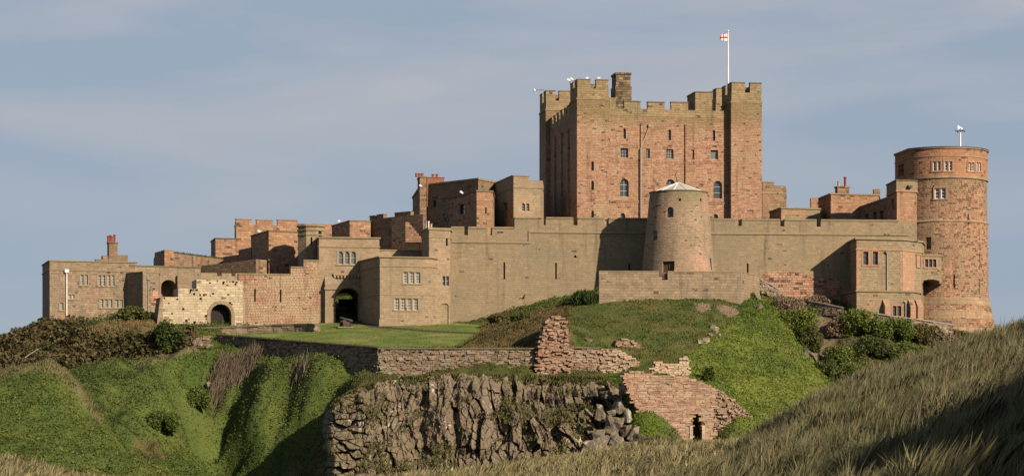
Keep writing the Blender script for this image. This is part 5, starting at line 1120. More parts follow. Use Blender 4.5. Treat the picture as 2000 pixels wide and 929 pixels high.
# ---------------------------------------------------------------- field walls and ruins of single stones
def rubble(m, f, outline, th, sw=.5, sh=.26, jit=.04, out=.07, holes=(), seed=1, core=None, batter=0.0, gap=.012):
    r = random.Random(seed); ks = [p[0] for p in outline]; zs = [p[1] for p in outline]; z = min(zs); ax = np.array
    while z < max(zs):
        h = sh * r.uniform(.7, 1.35); k = min(ks) - r.uniform(0, sw)
        while k < max(ks):
            w = sw * r.uniform(.55, 1.6); kc, zc = k + w / 2, z + h / 2
            inside = inpoly(ax([kc]), ax([zc]), outline)[0]
            if inside and not any(inpoly(ax([kc]), ax([zc]), hp)[0] for hp in holes):
                d1 = r.gauss(0, out) - batter * (zc - min(zs)); g = gap
                cs = [(k + g, z + g), (k + w - g, z + g), (k + w - g, z + h - g), (k + g, z + h - g)]
                J = lambda a: a + r.uniform(-jit, jit)
                b_ = [f.p(J(a), J(c), -th + r.uniform(-.1, .1)) for a, c in cs]; t_ = [f.p(J(a), J(c), J(d1)) for a, c in cs]
                m.prism(b_, t_)
            k += w
        z += h
    return m
def field_wall(name, label, cat, px0, Y, ang, outline, th, mat, coping=None, holes=(), core=True, seed=1, flush=False, **kw):
    f = Face.at(px0, Y, ang); ol = [f.kz(a, b) for a, b in outline]; hs = [[f.kz(a, b) for a, b in h] for h in holes]
    k0 = sum(p[0] for p in ol) / len(ol); root = thing(name, label, cat, f.p(k0, min(p[1] for p in ol), -th / 2))
    w = obj('stonework', rubble(MB(), f, ol, th, holes=hs, seed=seed, **kw), M[mat], root); w['kind'] = 'thing'
    if core:
        c = sum(p[0] for p in ol) / len(ol), sum(p[1] for p in ol) / len(ol)
        cm = MB().slab(f, [(c[0] + (p[0] - c[0]) * .96, c[1] + (p[1] - c[1]) * .93) for p in ol], -th + .15, -.09 - kw.get('batter', 0) * .8)
        cu = MB()
        for h in hs: cu.slab(f, h, -th - 1, 1)
        obj('core', cm, M['rear_stone'], root, cuts=cu)
    if coping:
        m = MB(); pts = coping
        for (a, b), (a2, b2) in zip(pts[:-1], pts[1:]):
            p, q = f.kz(a, b), f.kz(a2, b2); m.slab(f, [(p[0], p[1] - .02), (q[0] - .012, q[1] - .02), (q[0] - .012, q[1] + .14), (p[0], p[1] + .14)], -th - .05, .12)
        obj('coping', m, M['dark_coping'], root)
    return root, f
def cp_line(px0, px1, py0, py1, n): return [(px0 + (px1 - px0) * i / n, py0 + (py1 - py0) * i / n) for i in range(n + 1)]
field_wall('retaining_wall', 'grey rubble wall along the near edge of the lawn above the rock face', 'wall', 739, 262.3, 3, [(739, 682), (1050, 682), (1050, 745), (739, 760)], 1.0, 'rubble_grey', coping=cp_line(738, 1048, 681, 681, 14), seed=3, sw=.42, sh=.2, out=.08)
fA = XY(425, 285.2); fB = XY(740, 262.3)
rw = thing('retaining_wall', 'long shaded wall curving away along the left edge of the lawn above the ravine', 'wall', ((fA.x + fB.x) / 2, (fA.y + fB.y) / 2, 6))
line = [(425, 655.5, 285.2), (470, 659, 282), (520, 663, 278), (575, 667.5, 274), (630, 672, 270), (690, 676.5, 265.8), (739.6, 680.5, 262.2)]
sw_, cw_ = MB(), MB()
for i, (p, q) in enumerate(zip(line[:-1], line[1:])):
    f = Face(XY(p[0], p[2]), XY(q[0], q[2]) - XY(p[0], p[2])); L = (XY(q[0], q[2]) - XY(p[0], p[2])).length; za, zb_ = ZZ(p[1], p[2]), ZZ(q[1], q[2])
    rubble(sw_, f, [(0, za - 5.5), (L, zb_ - 5.5), (L, zb_), (0, za)], .9, seed=20 + i, sw=.5, sh=.24)
    cw_.slab(f, [(0, za - .02), (L - .01, zb_ - .02), (L - .01, zb_ + .15), (0, za + .15)], -.95, .12)
    sw_.slab(f, [(0, za - 6), (L, zb_ - 6), (L, zb_ - .1), (0, za - .1)], -.8, -.16)
obj('stonework', sw_, M['rubble_grey'], rw); obj('coping', cw_, M['dark_coping'], rw)
# low rounded wall in front of the pale gateway
lw = thing('low_wall', 'low dark wall with a rounded end in front of the pale gateway on the lawn', 'wall', (XY(520, 290).x, 290, ZZ(655, 290)))
line = [(385, 641.5, 289.5), (430, 640, 290), (480, 638, 290.3), (530, 636, 290), (575, 634, 289), (600, 634, 287.8), (615, 634.5, 286.6), (623, 635, 287.0), (624, 635, 288.2)]
a_, c_ = MB(), MB()
for i, (p, q) in enumerate(zip(line[:-1], line[1:])):
    f = Face(XY(p[0], p[2]), XY(q[0], q[2]) - XY(p[0], p[2])); L = (XY(q[0], q[2]) - XY(p[0], p[2])).length; za, zb_ = ZZ(p[1], p[2]), ZZ(q[1], q[2])
    rubble(a_, f, [(0, za - 2.2), (L, zb_ - 2.2), (L, zb_), (0, za)], .7, seed=40 + i, sw=.5, sh=.22, jit=.02, out=.03); a_.slab(f, [(0, za - 2.2), (L, zb_ - 2.2), (L, zb_ - .05), (0, za - .05)], -.65, -.08)
    c_.slab(f, [(0, za - .02), (L - .01, zb_ - .02), (L - .01, zb_ + .17), (0, za + .17)], -.8, .12)
obj('stonework', a_, M['rubble_grey'], lw); obj('coping', c_, M['dark_coping'], lw)
field_wall('path_wall', 'short low stone wall beside the track at the left end of the lawn', 'wall', 352, 281, 12, [(352, 668), (405, 655), (412, 657), (412, 676), (352, 690)], .6, 'rubble_grey', seed=8, sw=.4, sh=.2, core=False)
# ruins on the slope
field_wall('ruined_pillar', 'tall ragged pillar of eroded red masonry standing on the retaining wall', 'ruin', 1047, 262.4, 6, [(1046, 745), (1049, 690), (1058, 658), (1066, 630), (1074, 615), (1092, 614), (1106, 626), (1110, 650), (1114, 680), (1117, 700), (1113, 745)], 3.2, 'rubble_red', seed=5, out=.15, jit=.06, sw=.42, sh=.19)
field_wall('ruined_wall', 'short grey wall between the ragged pillar and the broken pale corner', 'ruin', 1112, 263.3, 4, [(1112, 679), (1173, 680), (1173, 735), (1112, 735)], 1.0, 'rubble_mixed', seed=6, sw=.42, sh=.2, coping=cp_line(1114, 1171, 679, 680, 3))
field_wall('ruined_wall', 'broken pale wall corner with a reddish hollow stepping down the bank', 'ruin', 1173, 263.4, -6, [(1173, 680), (1208, 682), (1226, 690), (1243, 704), (1256, 722), (1262, 765), (1220, 748), (1173, 738)], 1.1, 'rubble_pale', seed=7, sw=.4, sh=.19, out=.1)
field_wall('ruin_stub', 'low heap of crumbling red wall on the grassy bank behind the pale ruins', 'ruin', 1199, 266.5, 12, [(1199, 684), (1203, 664), (1217, 660), (1238, 664), (1256, 678), (1268, 692), (1266, 706), (1240, 706), (1215, 700)], 1.8, 'rubble_red', seed=9, out=.2, jit=.07, sw=.5, sh=.2)
field_wall('ruin_fragment', 'pale pinkish wall fragment with one upright corner above the arched ruin', 'ruin', 1267, 257.6, 6, [(1270, 733), (1275, 706), (1327, 710), (1328, 696), (1347, 696), (1348, 745), (1270, 735)], 1.0, 'rubble_pale', seed=10, sw=.5, sh=.2, out=.05)
gate = [(1353, 862), (1353, 816), (1356, 809), (1362, 805), (1368, 809), (1371, 816), (1371, 862)]
rr_, fz = field_wall('arched_ruin', 'large pale red ruined wall with a small arched doorway below the green slope', 'ruin', 1240, 250.6, 6, [(1214, 734), (1240, 722), (1264, 728), (1336, 738), (1372, 744), (1396, 757), (1397, 862), (1330, 860), (1285, 850), (1252, 812), (1226, 768)], 1.3, 'rubble_ashlar', seed=12, sw=.5, sh=.2, out=.03, jit=.025, gap=.004, holes=[gate])
field_wall('rubble_wall', 'rough triangular heap of rubble walling right of the arched ruin', 'ruin', 1394, 252.3, 12, [(1395, 757), (1412, 764), (1432, 780), (1458, 804), (1486, 828), (1478, 848), (1440, 868), (1396, 866)], 1.6, 'rubble_mixed', seed=13, sw=.30, sh=.17, out=.14, jit=.05)
dq = MB(); a0, z0 = fz.kz(1353.5, 851); a1, z1 = fz.kz(1370.5, 838); dq.fbox(fz, a0, a1, z0 - .3, z1 + .2, -1.2, -1.1); obj('low_gate', dq, M['dark_panel'], rr_)
jb = MB()
for a, b in ((1347, 1353), (1371, 1376)):
    for i in range(3): p, q = fz.kz(a, 857 - i * 9), fz.kz(b, 848.6 - i * 9); jb.fbox(fz, p[0], q[0], p[1], q[1], -.6, .10)
obj('door_jamb', jb, M['rubble_pale'], rr_)
# coped walls on the slope below the round tower
for k_, (lab, line) in enumerate([('short dark wall with pale coping running downhill from the battery wall', [(1484, 546, 297), (1505, 556, 299), (1524, 568, 300)]), ('pale coped wall sloping down in front of the orange brick patch', [(1578, 588, 298.5), (1612, 594, 297), (1646, 601, 296)]), ('long low coped wall under the bay house and the round tower', [(1708, 612, 293), (1745, 618, 293), (1800, 625, 294.5), (1858, 634, 297), (1862, 637, 300)])]):
    root = thing('slope_wall', lab, 'wall', (XY(line[1][0], line[1][2]).x, line[1][2], ZZ(line[1][1] + 20, line[1][2]))); a_, c_ = MB(), MB()
    for i, (p, q) in enumerate(zip(line[:-1], line[1:])):
        f = Face(XY(p[0], p[2]), XY(q[0], q[2]) - XY(p[0], p[2])); L = (XY(q[0], q[2]) - XY(p[0], p[2])).length; za, zb_ = ZZ(p[1], p[2]), ZZ(q[1], q[2])
        rubble(a_, f, [(0, za - 1.4), (L, zb_ - 1.4), (L, zb_), (0, za)], .6, seed=60 + k_ * 5 + i, sw=.5, sh=.24); a_.slab(f, [(0, za - 1.4), (L, zb_ - 1.4), (L, zb_ - .05), (0, za - .05)], -.55, -.12)
        c_.slab(f, [(0, za - .02), (L - .01, zb_ - .02), (L - .01, zb_ + .13), (0, za + .13)], -.7, .1)
    obj('stonework', a_, M['rubble_grey'], root); obj('coping', c_, M['pale_wood'], root)

# ---------------------------------------------------------------- the basalt crag: leaning broken columns
def hull(bm, c, ax, sz, r, n=14, pw=.55):
    """one fractured block: hull of random points in a box with axes ax and half sizes sz"""
    vs = []
    for i in range(n):
        p = [math.copysign(abs(r.uniform(-1, 1)) ** pw, r.uniform(-1, 1)) for _ in range(3)]
        vs.append(bm.verts.new(Vector(c) + ax[0] * p[0] * sz[0] + ax[1] * p[1] * sz[1] + ax[2] * p[2] * sz[2]))
    g = bmesh.ops.convex_hull(bm, input=vs, use_existing_faces=False)
    bmesh.ops.delete(bm, geom=[v for v in g['geom_interior'] if isinstance(v, bmesh.types.BMVert)], context='VERTS')
def cells(a, b, seed, jit=.9):
    """jittered cell pattern: id randoms, distance to the nearest border, offset from the cell's seed"""
    ia = np.floor(a).astype(int); ib = np.floor(b).astype(int); F1 = np.full(a.shape, 9.); F2 = np.full(a.shape, 9.); da = np.zeros(a.shape); db = np.zeros(a.shape); R3 = np.zeros(a.shape + (4,))
    def h(x, y, k):
        n = (x * 374761393 + y * 668265263 + (seed + k) * 974634777) & 0x7fffffff; n = ((n ^ (n >> 13)) * 1274126177) & 0x7fffffff; return ((n ^ (n >> 16)) & 0xffff) / 65535.0
    for i in (-1, 0, 1):
        for j in (-2, -1, 0, 1, 2):
            x, y = ia + i, ib + j; u = x + .5 + (h(x, y, 1) - .5) * jit; v = y + .5 + (h(x, y, 2) - .5) * jit; d = np.maximum(np.abs(a - u) , np.abs(b - v) * .9) * .6 + .4 * np.hypot(a - u, b - v)
            m = d < F1; F2 = np.where(m, F1, np.minimum(F2, d)); F1 = np.where(m, d, F1); da = np.where(m, a - u, da); db = np.where(m, b - v, db)
            R3 = np.where(m[..., None], np.stack([h(x, y, k) for k in (3, 4, 5, 6)], -1), R3)
    return R3, F2 - F1, da, db
def crag():
    top = [(628, 830), (636, 806), (655, 788), (680, 775), (700, 764), (740, 752), (800, 744), (880, 737), (960, 741), (1040, 745), (1110, 742), (1180, 746), (1215, 768), (1232, 800), (1262, 850)]
    px = np.arange(630, 1262, 1.25); s_ = np.linspace(-.03, 1.0, 190); PX, T = np.meshgrid(px, s_); tp = np.interp(PX, [p[0] for p in top], [p[1] for p in top]) + (fbm(PX, PX * 0, .035, 3, 44) - .5) * 26 + (vnoise(PX / 9, PX * 0, 45) - .5) * 9 + 4; PY = tp + (945 - tp) * T
    lean = np.clip((PX - 860) / 1000 * .9, -.35, .30)
    wob = (fbm(PX, PY, .012, 3, 5) - .5) * 40
    A = (PX - (PY - 740) * lean + wob) / 18; Bq = PY / 58 + (fbm(PX, PY, .02, 2, 8) - .5) * .8
    left = np.clip((735 - PX) / 40, 0, 1); 
    r1, e1, a1, b1 = cells(A, Bq, 3); r2, e2, a2, b2 = cells((PX - (PY - 740) * lean + wob * .6) / 9, PY / 20 + wob / 60, 7); r3, e3, a3, b3 = cells((PX + wob) / 30, PY / 13 + wob / 80, 11)
    big = (fbm(PX - (PY - 740) * lean, PY * .3, .014, 3, 12) - .5) * 6.0 + (fbm(PX, PY, .02, 2, 19) - .5) * 1.5
    d1 = (r1[..., 0] - .5) * 2.3 + a1 * (r1[..., 1] - .42) * 2.0 + b1 * (r1[..., 2] - .35) * 1.2 - np.clip(.10 - e1, 0, .1) * 4.0
    d2 = (r2[..., 0] - .5) * .75 + a2 * (r2[..., 1] - .5) * .7 + b2 * (r2[..., 2] - .4) * .55 - np.clip(.08 - e2, 0, .08) * 3.0
    d3 = (r3[..., 0] - .5) * 1.3 + b3 * (r3[..., 2] - .3) * .8 - np.clip(.14 - e3, 0, .14) * 3.6
    # the middle of the face is a smoother, broken slope; the right is deeply fissured
    fis = .55 + .75 * np.clip((PX - 860) / 160, 0, 1)
    d = (1 - left) * (d1 * fis + d2 * .9) + left * (d3 * 1.15 + d2 * .4) + big * (1 - .4 * left)
    hollow = np.exp(-((PX - 1150) / 34) ** 2) * np.clip((PY - 775) / 50, 0, 1); d = d - hollow * 3.2
    d = d + (fbm(PX, PY, .09, 4, 31) - .5) * .9
    base = crag_top(PX) - 9.0 * np.clip(T, 0, 1) ** .85
    edge = np.clip((652 + (fbm(PX * 0, PY, .03, 3, 47) - .5) * 34 - PX) / 24, 0, 1.6); redge = np.clip((PX - 1215) / 40, 0, 1.2)
    Yc = base - d * np.clip(T * 7 + .25, 0, 1) + edge ** 2 * 9 + redge * 1.5
    grid_mesh('crag', (PX - 1000) * Yc / F, Yc, (HY - PY) * Yc / F, None, 'basalt')['kind'] = 'structure'
    bpy.data.objects['crag'].data.polygons.foreach_set('use_smooth', np.zeros(len(bpy.data.objects['crag'].data.polygons), bool))
crag()
# grass and weeds rooted on the ledges of the crag
def ledge_grass():
    n = 34000; px = rng.uniform(640, 1250, n); tp_ = np.interp(px, [640, 655, 680, 700, 740, 800, 880, 960, 1180, 1250], [800, 786, 772, 760, 748, 740, 733, 736, 740, 800]); py = np.where(rng.random(n) < .3, tp_ + rng.uniform(-3, 16, n), rng.uniform(730, 925, n)); py = np.maximum(py, tp_ - 3); w = fbm(px, py * 1.4, .022, 4, 88); t = np.clip((py - tp_) / (935 - tp_), 0, 1)
    ok = w > np.where(t < .1, .40, .53 + .05 * t) - .12 * (px > 1080) * (px < 1190) * (py < 820) ; px, py, t = px[ok], py[ok], t[ok]
    Y = crag_top(px) + np.where(t < .1, rng.uniform(.2, 3.0, len(px)), -.9 + rng.uniform(-1.2, .8, len(px))) - 8.3 * t; py = np.where(t < .1, np.maximum(py - 6, tp_[ok] - 2), py); c = np.stack([(px - 1000) * Y / F, Y, (HY - py) * Y / F], 1)
    m = rng.random((len(px), 1)); col = (np.array((.10, .135, .032)) * m + np.array((.19, .155, .06)) * (1 - m)) * rng.uniform(.7, 1.2, (len(px), 1))
    tag(tri_mesh('ledge_grass', blades(c, rng.uniform(.15, .5, len(px)), .05, .6), col, 'blade', 5), 'tufts of olive grass rooted in the ledges of the dark rock face', 'grass', kind='stuff')
ledge_grass()
# lichened boulders tumbled at the right end of the crag, and the outcrops on the slope
def boulder(label, px, py, Y, w, h, r, mat='lichened_rock', group=None):
    if not (group or '').startswith('lichened'): Y = ray_hill(px, py + h * .3, Y)
    bm = bmesh.new(); q = P(px, py, Y); s = Y / F; a = r.uniform(0, 6.28); ax = (Vector((math.cos(a), math.sin(a), r.uniform(-.25, .25))).normalized(),)
    u = ax[0]; up = Vector((r.uniform(-.3, .3), r.uniform(-.3, .3), 1)).normalized(); v = up.cross(u).normalized(); up = u.cross(v)
    hull(bm, (0, 0, 0), (u, v, up), (w * s * .62, w * s * .55, h * s * .62), r, 16, .6); bmesh.ops.triangulate(bm, faces=bm.faces[:]); bmesh.ops.subdivide_edges(bm, edges=bm.edges[:], cuts=3, use_grid_fill=True)
    for v_ in bm.verts: nn = mnoise.noise(v_.co * 1.7 + Vector((px, py, 0))) * .22 + mnoise.noise(v_.co * 5 + Vector((py, px, 0))) * .07; v_.co *= 1 + nn
    bmesh.ops.recalc_face_normals(bm, faces=bm.faces); me = bpy.data.meshes.new('boulder'); bm.to_mesh(me); bm.free(); me.materials.append(M[mat]); o = bpy.data.objects.new('boulder', me); SC.collection.objects.link(o); o.location = q
    return tag(o, label, 'boulder', group)
r = random.Random(5)
spots = [(1188, 872, 30, 34), (1205, 832, 36, 34), (1180, 838, 26, 28), (1172, 812, 18, 20), (1210, 794, 24, 20), (1224, 812, 20, 24), (1236, 850, 26, 24), (1252, 858, 24, 20), (1264, 860, 16, 14), (1238, 868, 26, 20), (1222, 842, 22, 20), (1160, 874, 32, 32), (1130, 782, 14, 12), (1172, 794, 16, 14), (1185, 770, 18, 16), (1176, 758, 18, 12), (1222, 760, 26, 24), (1238, 774, 20, 20), (1205, 866, 28, 28), (1218, 872, 24, 20), (1245, 834, 14, 10), (1148, 806, 16, 14), (1194, 806, 14, 12), (1160, 768, 12, 10), (1192, 852, 24, 24), (1170, 852, 24, 26)]
for i, (a, b, w_, h_) in enumerate(spots):
    boulder('jagged lichen-whitened boulder tumbled on the slope at the right end of the dark crag', a, b, 247.6 + (870 - b) * .055 + r.uniform(-.4, .4), w_, h_, r, group='lichened boulders at the right end of the crag')
for i, (a, b, Y_, w_, h_) in enumerate([(1398, 645, 270.5, 10, 14), (1388, 655, 269.5, 12, 9), (1404, 656, 269, 8, 10), (1376, 664, 267.5, 14, 10), (1366, 668, 266.6, 12, 8), (1392, 638, 271.5, 12, 10)]):
    q = P(a, b, Y_); boulder('grey rock breaking through the grassy bank beside the bright green slope', a, b, Y_, w_, h_, r, group='rocks on the bank below the battery wall')
for a, b, Y_, w_, h_, lab in [(1150, 664, 269.5, 12, 8, 'small white stone lying on the grassy bank beside the ragged pillar'), (1574, 690, 281, 16, 18, 'pale broken rock showing between bushes at the edge of the bright green slope'), (1588, 696, 281.5, 14, 14, 'red brown rock beside the pale broken rock among the bushes'), (1474, 580, 289.5, 16, 18, 'crumbling pale rock below the corner of the battery wall'), (1484, 600, 288.5, 12, 12, 'ivy-edged pale rock low under the battery wall corner'), (405, 752, 263.5, 14, 12, 'pale stone half buried in the shaded ravine'), (1908, 652, 303, 30, 16, 'weathered rock under the battered foot of the round tower'), (1885, 648, 302, 26, 14, 'smaller brown rock beside the foot of the round tower')]:
    boulder(lab, a, b, Y_, w_, h_, r, 'lichened_rock')

# ---------------------------------------------------------------- bushes
def bush(label, px, py, Y, w, h, ca, cb, n=1500, leaf=(.14, .32), lobes=7, cat='bush', group=None, name='bush', seed=0, stems=3, up=False, dens=1.0):
    """py is the foot of the bush in the photograph; w, h in photograph pixels"""
    Y = ray_hill(px, py - 3, Y); s = Y / F; base = P(px, py - 2, Y); base.z = hz(base.x, base.y) - .1
    W_, H_ = w * s / 2, h * s; root = thing(name, label, cat, base, group); rg = np.random.default_rng(1000 + seed)
    cs = np.stack([rg.uniform(-.62, .62, lobes) * W_, rg.uniform(-.5, .5, lobes) * W_ * .7, rg.uniform(.25, .72, lobes) * H_], 1); rs = rg.uniform(.28, .5, lobes)
    cs[:, 2] *= (1 - .45 * (np.abs(cs[:, 0]) / W_)); k = rg.integers(0, lobes, n); d = rg.normal(size=(n, 3)); d /= np.linalg.norm(d, axis=1, keepdims=True); rad = rg.uniform(.45, 1.0, (n, 1)) ** .5
    c = cs[k] + d * rad * np.stack([rs[k] * W_, rs[k] * W_ * .8, rs[k] * H_ * .85], 1); c[:, 2] = np.abs(c[:, 2] - .05) 
    m = np.clip(rg.normal(.5, .3, (n, 1)) + (rs[k] - .4)[:, None] * 2, 0, 1); col = (np.array(ca) * (1 - m) + np.array(cb) * m) * rg.uniform(.75, 1.25, (n, 1))
    V = blades(c - np.array([0, 0, .2]), rg.uniform(.3, .8, n), .04, .35) if up else None
    if up: fo = tri_mesh('foliage', V, col, 'leaf', 5)
    else: fo = tri_mesh('foliage', leaves(c, rg.uniform(leaf[0], leaf[1], n), .9, (0, -.3, .6)), col, 'leaf', 4)
    fo.parent = root; st = MB()
    for i in range(stems): j = i % lobes; st.tube(base + Vector((rg.uniform(-.2, .2), rg.uniform(-.2, .2), -.3)), base + Vector(cs[j]), .06, .02, 5)
    obj('stem', st, M['wood'], root); return root
DG = ((.05, .07, .018), (.085, .115, .026)); MG = ((.085, .13, .02), (.14, .195, .03)); BR = ((.17, .135, .08), (.25, .20, .13))
bush('dark spiky gorse bush at the left end of the pale gateway', 342, 684, 282, 92, 58, *DG, n=3600, lobes=10, seed=1, leaf=(.1, .26), name='gorse_bush')
bush('bright green low shrub beside the dark gorse bush', 329, 690, 280, 34, 36, *MG, n=900, seed=2)
bush('wide green bush under the small wing of the far left house', 258, 627, 290.5, 84, 30, (.075, .09, .02), (.15, .15, .04), n=1800, lobes=9, seed=3)
bush('small green shrub at the foot of the far left house wall', 143, 644, 293, 44, 20, *MG, n=700, seed=4)
bush('dark green bush at the left end of the battery wall', 1140, 598, 286.5, 56, 32, (.035, .06, .015), (.075, .115, .025), n=2600, lobes=8, seed=5, up=True)
bush('brown and green shrub at the foot of the curtain wall on the lawn edge', 976, 634, 290, 66, 20, (.10, .085, .03), (.13, .12, .04), n=1200, seed=6)
bush('dark low shrub right of the brown shrub below the curtain wall', 1018, 632, 288, 46, 18, *DG, n=900, seed=7)
def thicket(label, line, n, seed):
    rg = np.random.default_rng(seed); V = []; pts = []
    for i in range(n):
        t = rg.uniform(0, len(line) - 1.001); k = int(t); u = t - k; a = line[k]; b = line[k + 1]; pts.append((a[0] + (b[0] - a[0]) * u + rg.normal(0, 7), a[1] + (b[1] - a[1]) * u + rg.normal(0, 5)))
    pts = np.array(pts); rows = {}
    Yl = [ray_hill(p[0], p[1], p[2]) for p in line]; tt = np.clip((pts[:, 0] - line[0][0]) / (line[-1][0] - line[0][0]), 0, 1) * (len(line) - 1); Y = np.interp(tt, range(len(line)), Yl) + rg.normal(0, .7, n)
    x = (pts[:, 0] - 1000) * Y / F; z = hill_z(x, Y) - .1; c = np.stack([x, Y, z], 1); m = rg.random((n, 1)); col = np.array((.17, .13, .085)) * m + np.array((.27, .21, .15)) * (1 - m)
    q = c.mean(0); root = thing('thicket', label, 'thicket', q); fo = tri_mesh('stalk', blades(c, rg.uniform(.7, 2.3, n), .035, .22, (.25, 0)), col, 'blade', 5); fo.data.transform(Matrix.Translation(-Vector(q))); fo.parent = root; fo['kind'] = 'stuff'
    st = MB()
    for i in range(10): st.tube(Vector(c[i]), Vector(c[i]) + Vector((rg.uniform(-.1, .5), rg.uniform(-.2, .2), rg.uniform(1.2, 2.2))), .03, .012, 5)
    obj('stem', st, M['dead_wood'], root)
thicket('dry brown thicket of stalks leaning against the shaded retaining wall', [(440, 735, 272), (470, 715, 275), (500, 695, 277)], 2200, 9)
thicket('sparse dry stalks running down the side of the ravine', [(418, 765, 268), (440, 742, 271)], 700, 10)
thicket('few pale dry stalks low under the middle of the shaded wall', [(578, 738, 270), (592, 725, 271)], 220, 11)
RB = [(1560, 662, 285, 90, 70, 'tall leafy bush just right of the bright green slope', MG), (1540, 622, 293, 74, 52, 'grey brown bush below the battery wall corner', BR), (1585, 690, 283, 50, 54, 'dark green bush over the pale broken rock', DG), (1676, 660, 292, 96, 60, 'broad green bush below the bay house', MG), (1742, 668, 292, 92, 52, 'round dark green bush below the arched oriel', ((.075, .125, .02), (.125, .18, .028))), (1800, 674, 294, 84, 44, 'olive bush left of the round tower foot', ((.07, .09, .02), (.15, .13, .05))), (1700, 700, 285, 86, 46, 'dense dark bush in the hollow under the bay house', DG), (1770, 712, 286, 110, 44, 'wide dark bush low in the hollow beside the dune', ((.07, .11, .02), (.11, .16, .028))), (1640, 716, 282, 70, 44, 'green bush at the bottom of the sandy gully', MG), (1660, 756, 276, 110, 50, 'large shaded bush at the bottom of the hollow by the dune', ((.08, .115, .024), (.12, .165, .03))), (1845, 688, 294, 70, 36, 'brown topped bush right of the olive bush', BR), (1672, 606, 297, 60, 26, 'leafless brown brush against the lower storey of the bay house', BR), (1600, 598, 299, 60, 22, 'dry pale brush in front of the shaded brick patch', BR), (1905, 690, 298, 70, 36, 'mixed olive bush below the right side of the round tower', ((.075, .09, .025), (.16, .13, .05)))]
RB += [(1615, 735, 281, 60, 36, 'dark green bush under the sandy gully', DG), (1690, 735, 281, 90, 40, 'tangled olive bush in the middle of the hollow by the dune', ((.075, .10, .024), (.16, .14, .06))), (1720, 770, 276, 90, 40, 'leafy bush half hidden behind the dune crest', MG), (1820, 708, 290, 90, 36, 'brown green bush above the dune crest below the tower', ((.09, .10, .03), (.17, .14, .07))), (1870, 672, 298, 70, 28, 'low olive bush against the long coped wall', ((.08, .10, .025), (.16, .14, .06))), (1630, 662, 292, 56, 40, 'dry brown bush beside the sandy gully', BR), (1945, 690, 302, 60, 26, 'pale grassy bush beyond the foot of the round tower', ((.13, .13, .05), (.2, .17, .08)))]
lt = lambda c: (c[0] * 1.35 + .012, c[1] * 1.25, c[2] * 1.3 + .006)
for i, (a, b, Y_, w_, h_, lab, (c1, c2)) in enumerate(RB): bush(lab, a, b, Y_, w_, h_, lt(c1), lt(c2), n=int(w_ * 75), leaf=(.07, .18), lobes=14, seed=30 + i)
for i, (a, b, Y_, w_, h_, lab) in enumerate([(312, 846, 250, 80, 46, 'rounded dark bush low at the mouth of the ravine'), (385, 800, 262, 80, 44, 'half shaded bush in the middle of the ravine'), (1385, 748, 262, 26, 34, 'small dark bush on the bright green slope above the arched ruin')]): bush(lab, a, b, Y_, w_, h_, (.085, .12, .022), (.14, .18, .035), n=int(w_ * 60), leaf=(.07, .16), lobes=12, seed=60 + i)

# ---------------------------------------------------------------- flagpole, weather vane, lamps, cannon and other small things
q = P(1422, 160, 327); zt = ZZ(63, 327)
fpole = thing('flagpole', 'tall white flagpole flying a red and white flag from the right turret of the keep', 'flagpole', (q.x, q.y, q.z - 2))
obj('pole', MB().tube((q.x, q.y, q.z - 2), (q.x, q.y, zt), .14, .08, 10), M['white_paint'], fpole); obj('finial', MB().lathe((q.x, q.y), [(.02, zt), (.14, zt + .1), (.14, zt + .2), (.02, zt + .3)], 10), M['white_paint'], fpole)
def flag():
    vs, fs = [], []; nx, nz = 12, 8; w_, h_ = 1.05, .98; th = .012
    for sgn in (1, -1):
        for i in range(nx + 1):
            for j in range(nz + 1):
                u = i / nx; v = j / nz; x = -w_ * u; y = .16 * math.sin(u * 7) * u - .3 * u; z = (v - .5) * h_ * (1 - .25 * u) - .12 * u * u
                vs.append((q.x - .1 + x, q.y + y + sgn * th, zt - .75 + z))
    o = (nx + 1) * (nz + 1)
    for s_ in (0, 1):
        for i in range(nx):
            for j in range(nz): a = s_ * o + i * (nz + 1) + j; f_ = [a, a + 1, a + nz + 2, a + nz + 1]; fs.append(f_ if s_ else f_[::-1])
    me = bpy.data.meshes.new('flag'); me.from_pydata(vs, [], fs); me.materials.append(M['white_cloth']); me.materials.append(M['red_cloth'])
    for k_, p in enumerate(me.polygons):
        c = k_ % (nx * nz); i, j = c // nz, c % nz
        p.material_index = 1 if (j in (3, 4) or i in (5, 6)) else 0
    me.transform(Matrix.Translation(-ORG[fpole.name])); o_ = bpy.data.objects.new('flag', me); SC.collection.objects.link(o_); o_.parent = fpole
flag()
q = P(1875.5, 290, 309.5); zt = ZZ(259, 309.5); vane = thing('weather_vane', 'white pole with a weather vane and compass arms on the round tower roof', 'weather vane', (q.x, q.y, q.z))
obj('pole', MB().tube((q.x, q.y, z6 - .05), (q.x, q.y, zt), .13, .1, 10), M['white_paint'], vane)
m = MB(); zc = ZZ(256, 309.5); m.tube((q.x, q.y, zt), (q.x, q.y, ZZ(250, 309.5)), .04, n=6)
for a in (20, 110): d = Vector((math.cos(R(a)), math.sin(R(a)), 0)); m.tube(Vector((q.x, q.y, zc)) - d * .65, Vector((q.x, q.y, zc)) + d * .65, .03, n=6); m.box(Vector((q.x, q.y, zc)) + d * .65, (.2, .05, .22), R(a)); m.box(Vector((q.x, q.y, zc)) - d * .65, (.2, .05, .22), R(a))
obj('compass_arm', m, M['iron'], vane)
fv = Face((q.x - .35, q.y), (1, .15)); m = MB(); zv = ZZ(250.5, 309.5); m.slab(fv, [(0, zv - .12), (.28, zv - .1), (.28, zv + .02), (.62, zv - .2), (.72, zv - .05), (.55, zv + .12), (.25, zv + .24), (.18, zv + .34), (0, zv + .34)], -.03, .03); obj('vane', m, M['white_paint'], vane)
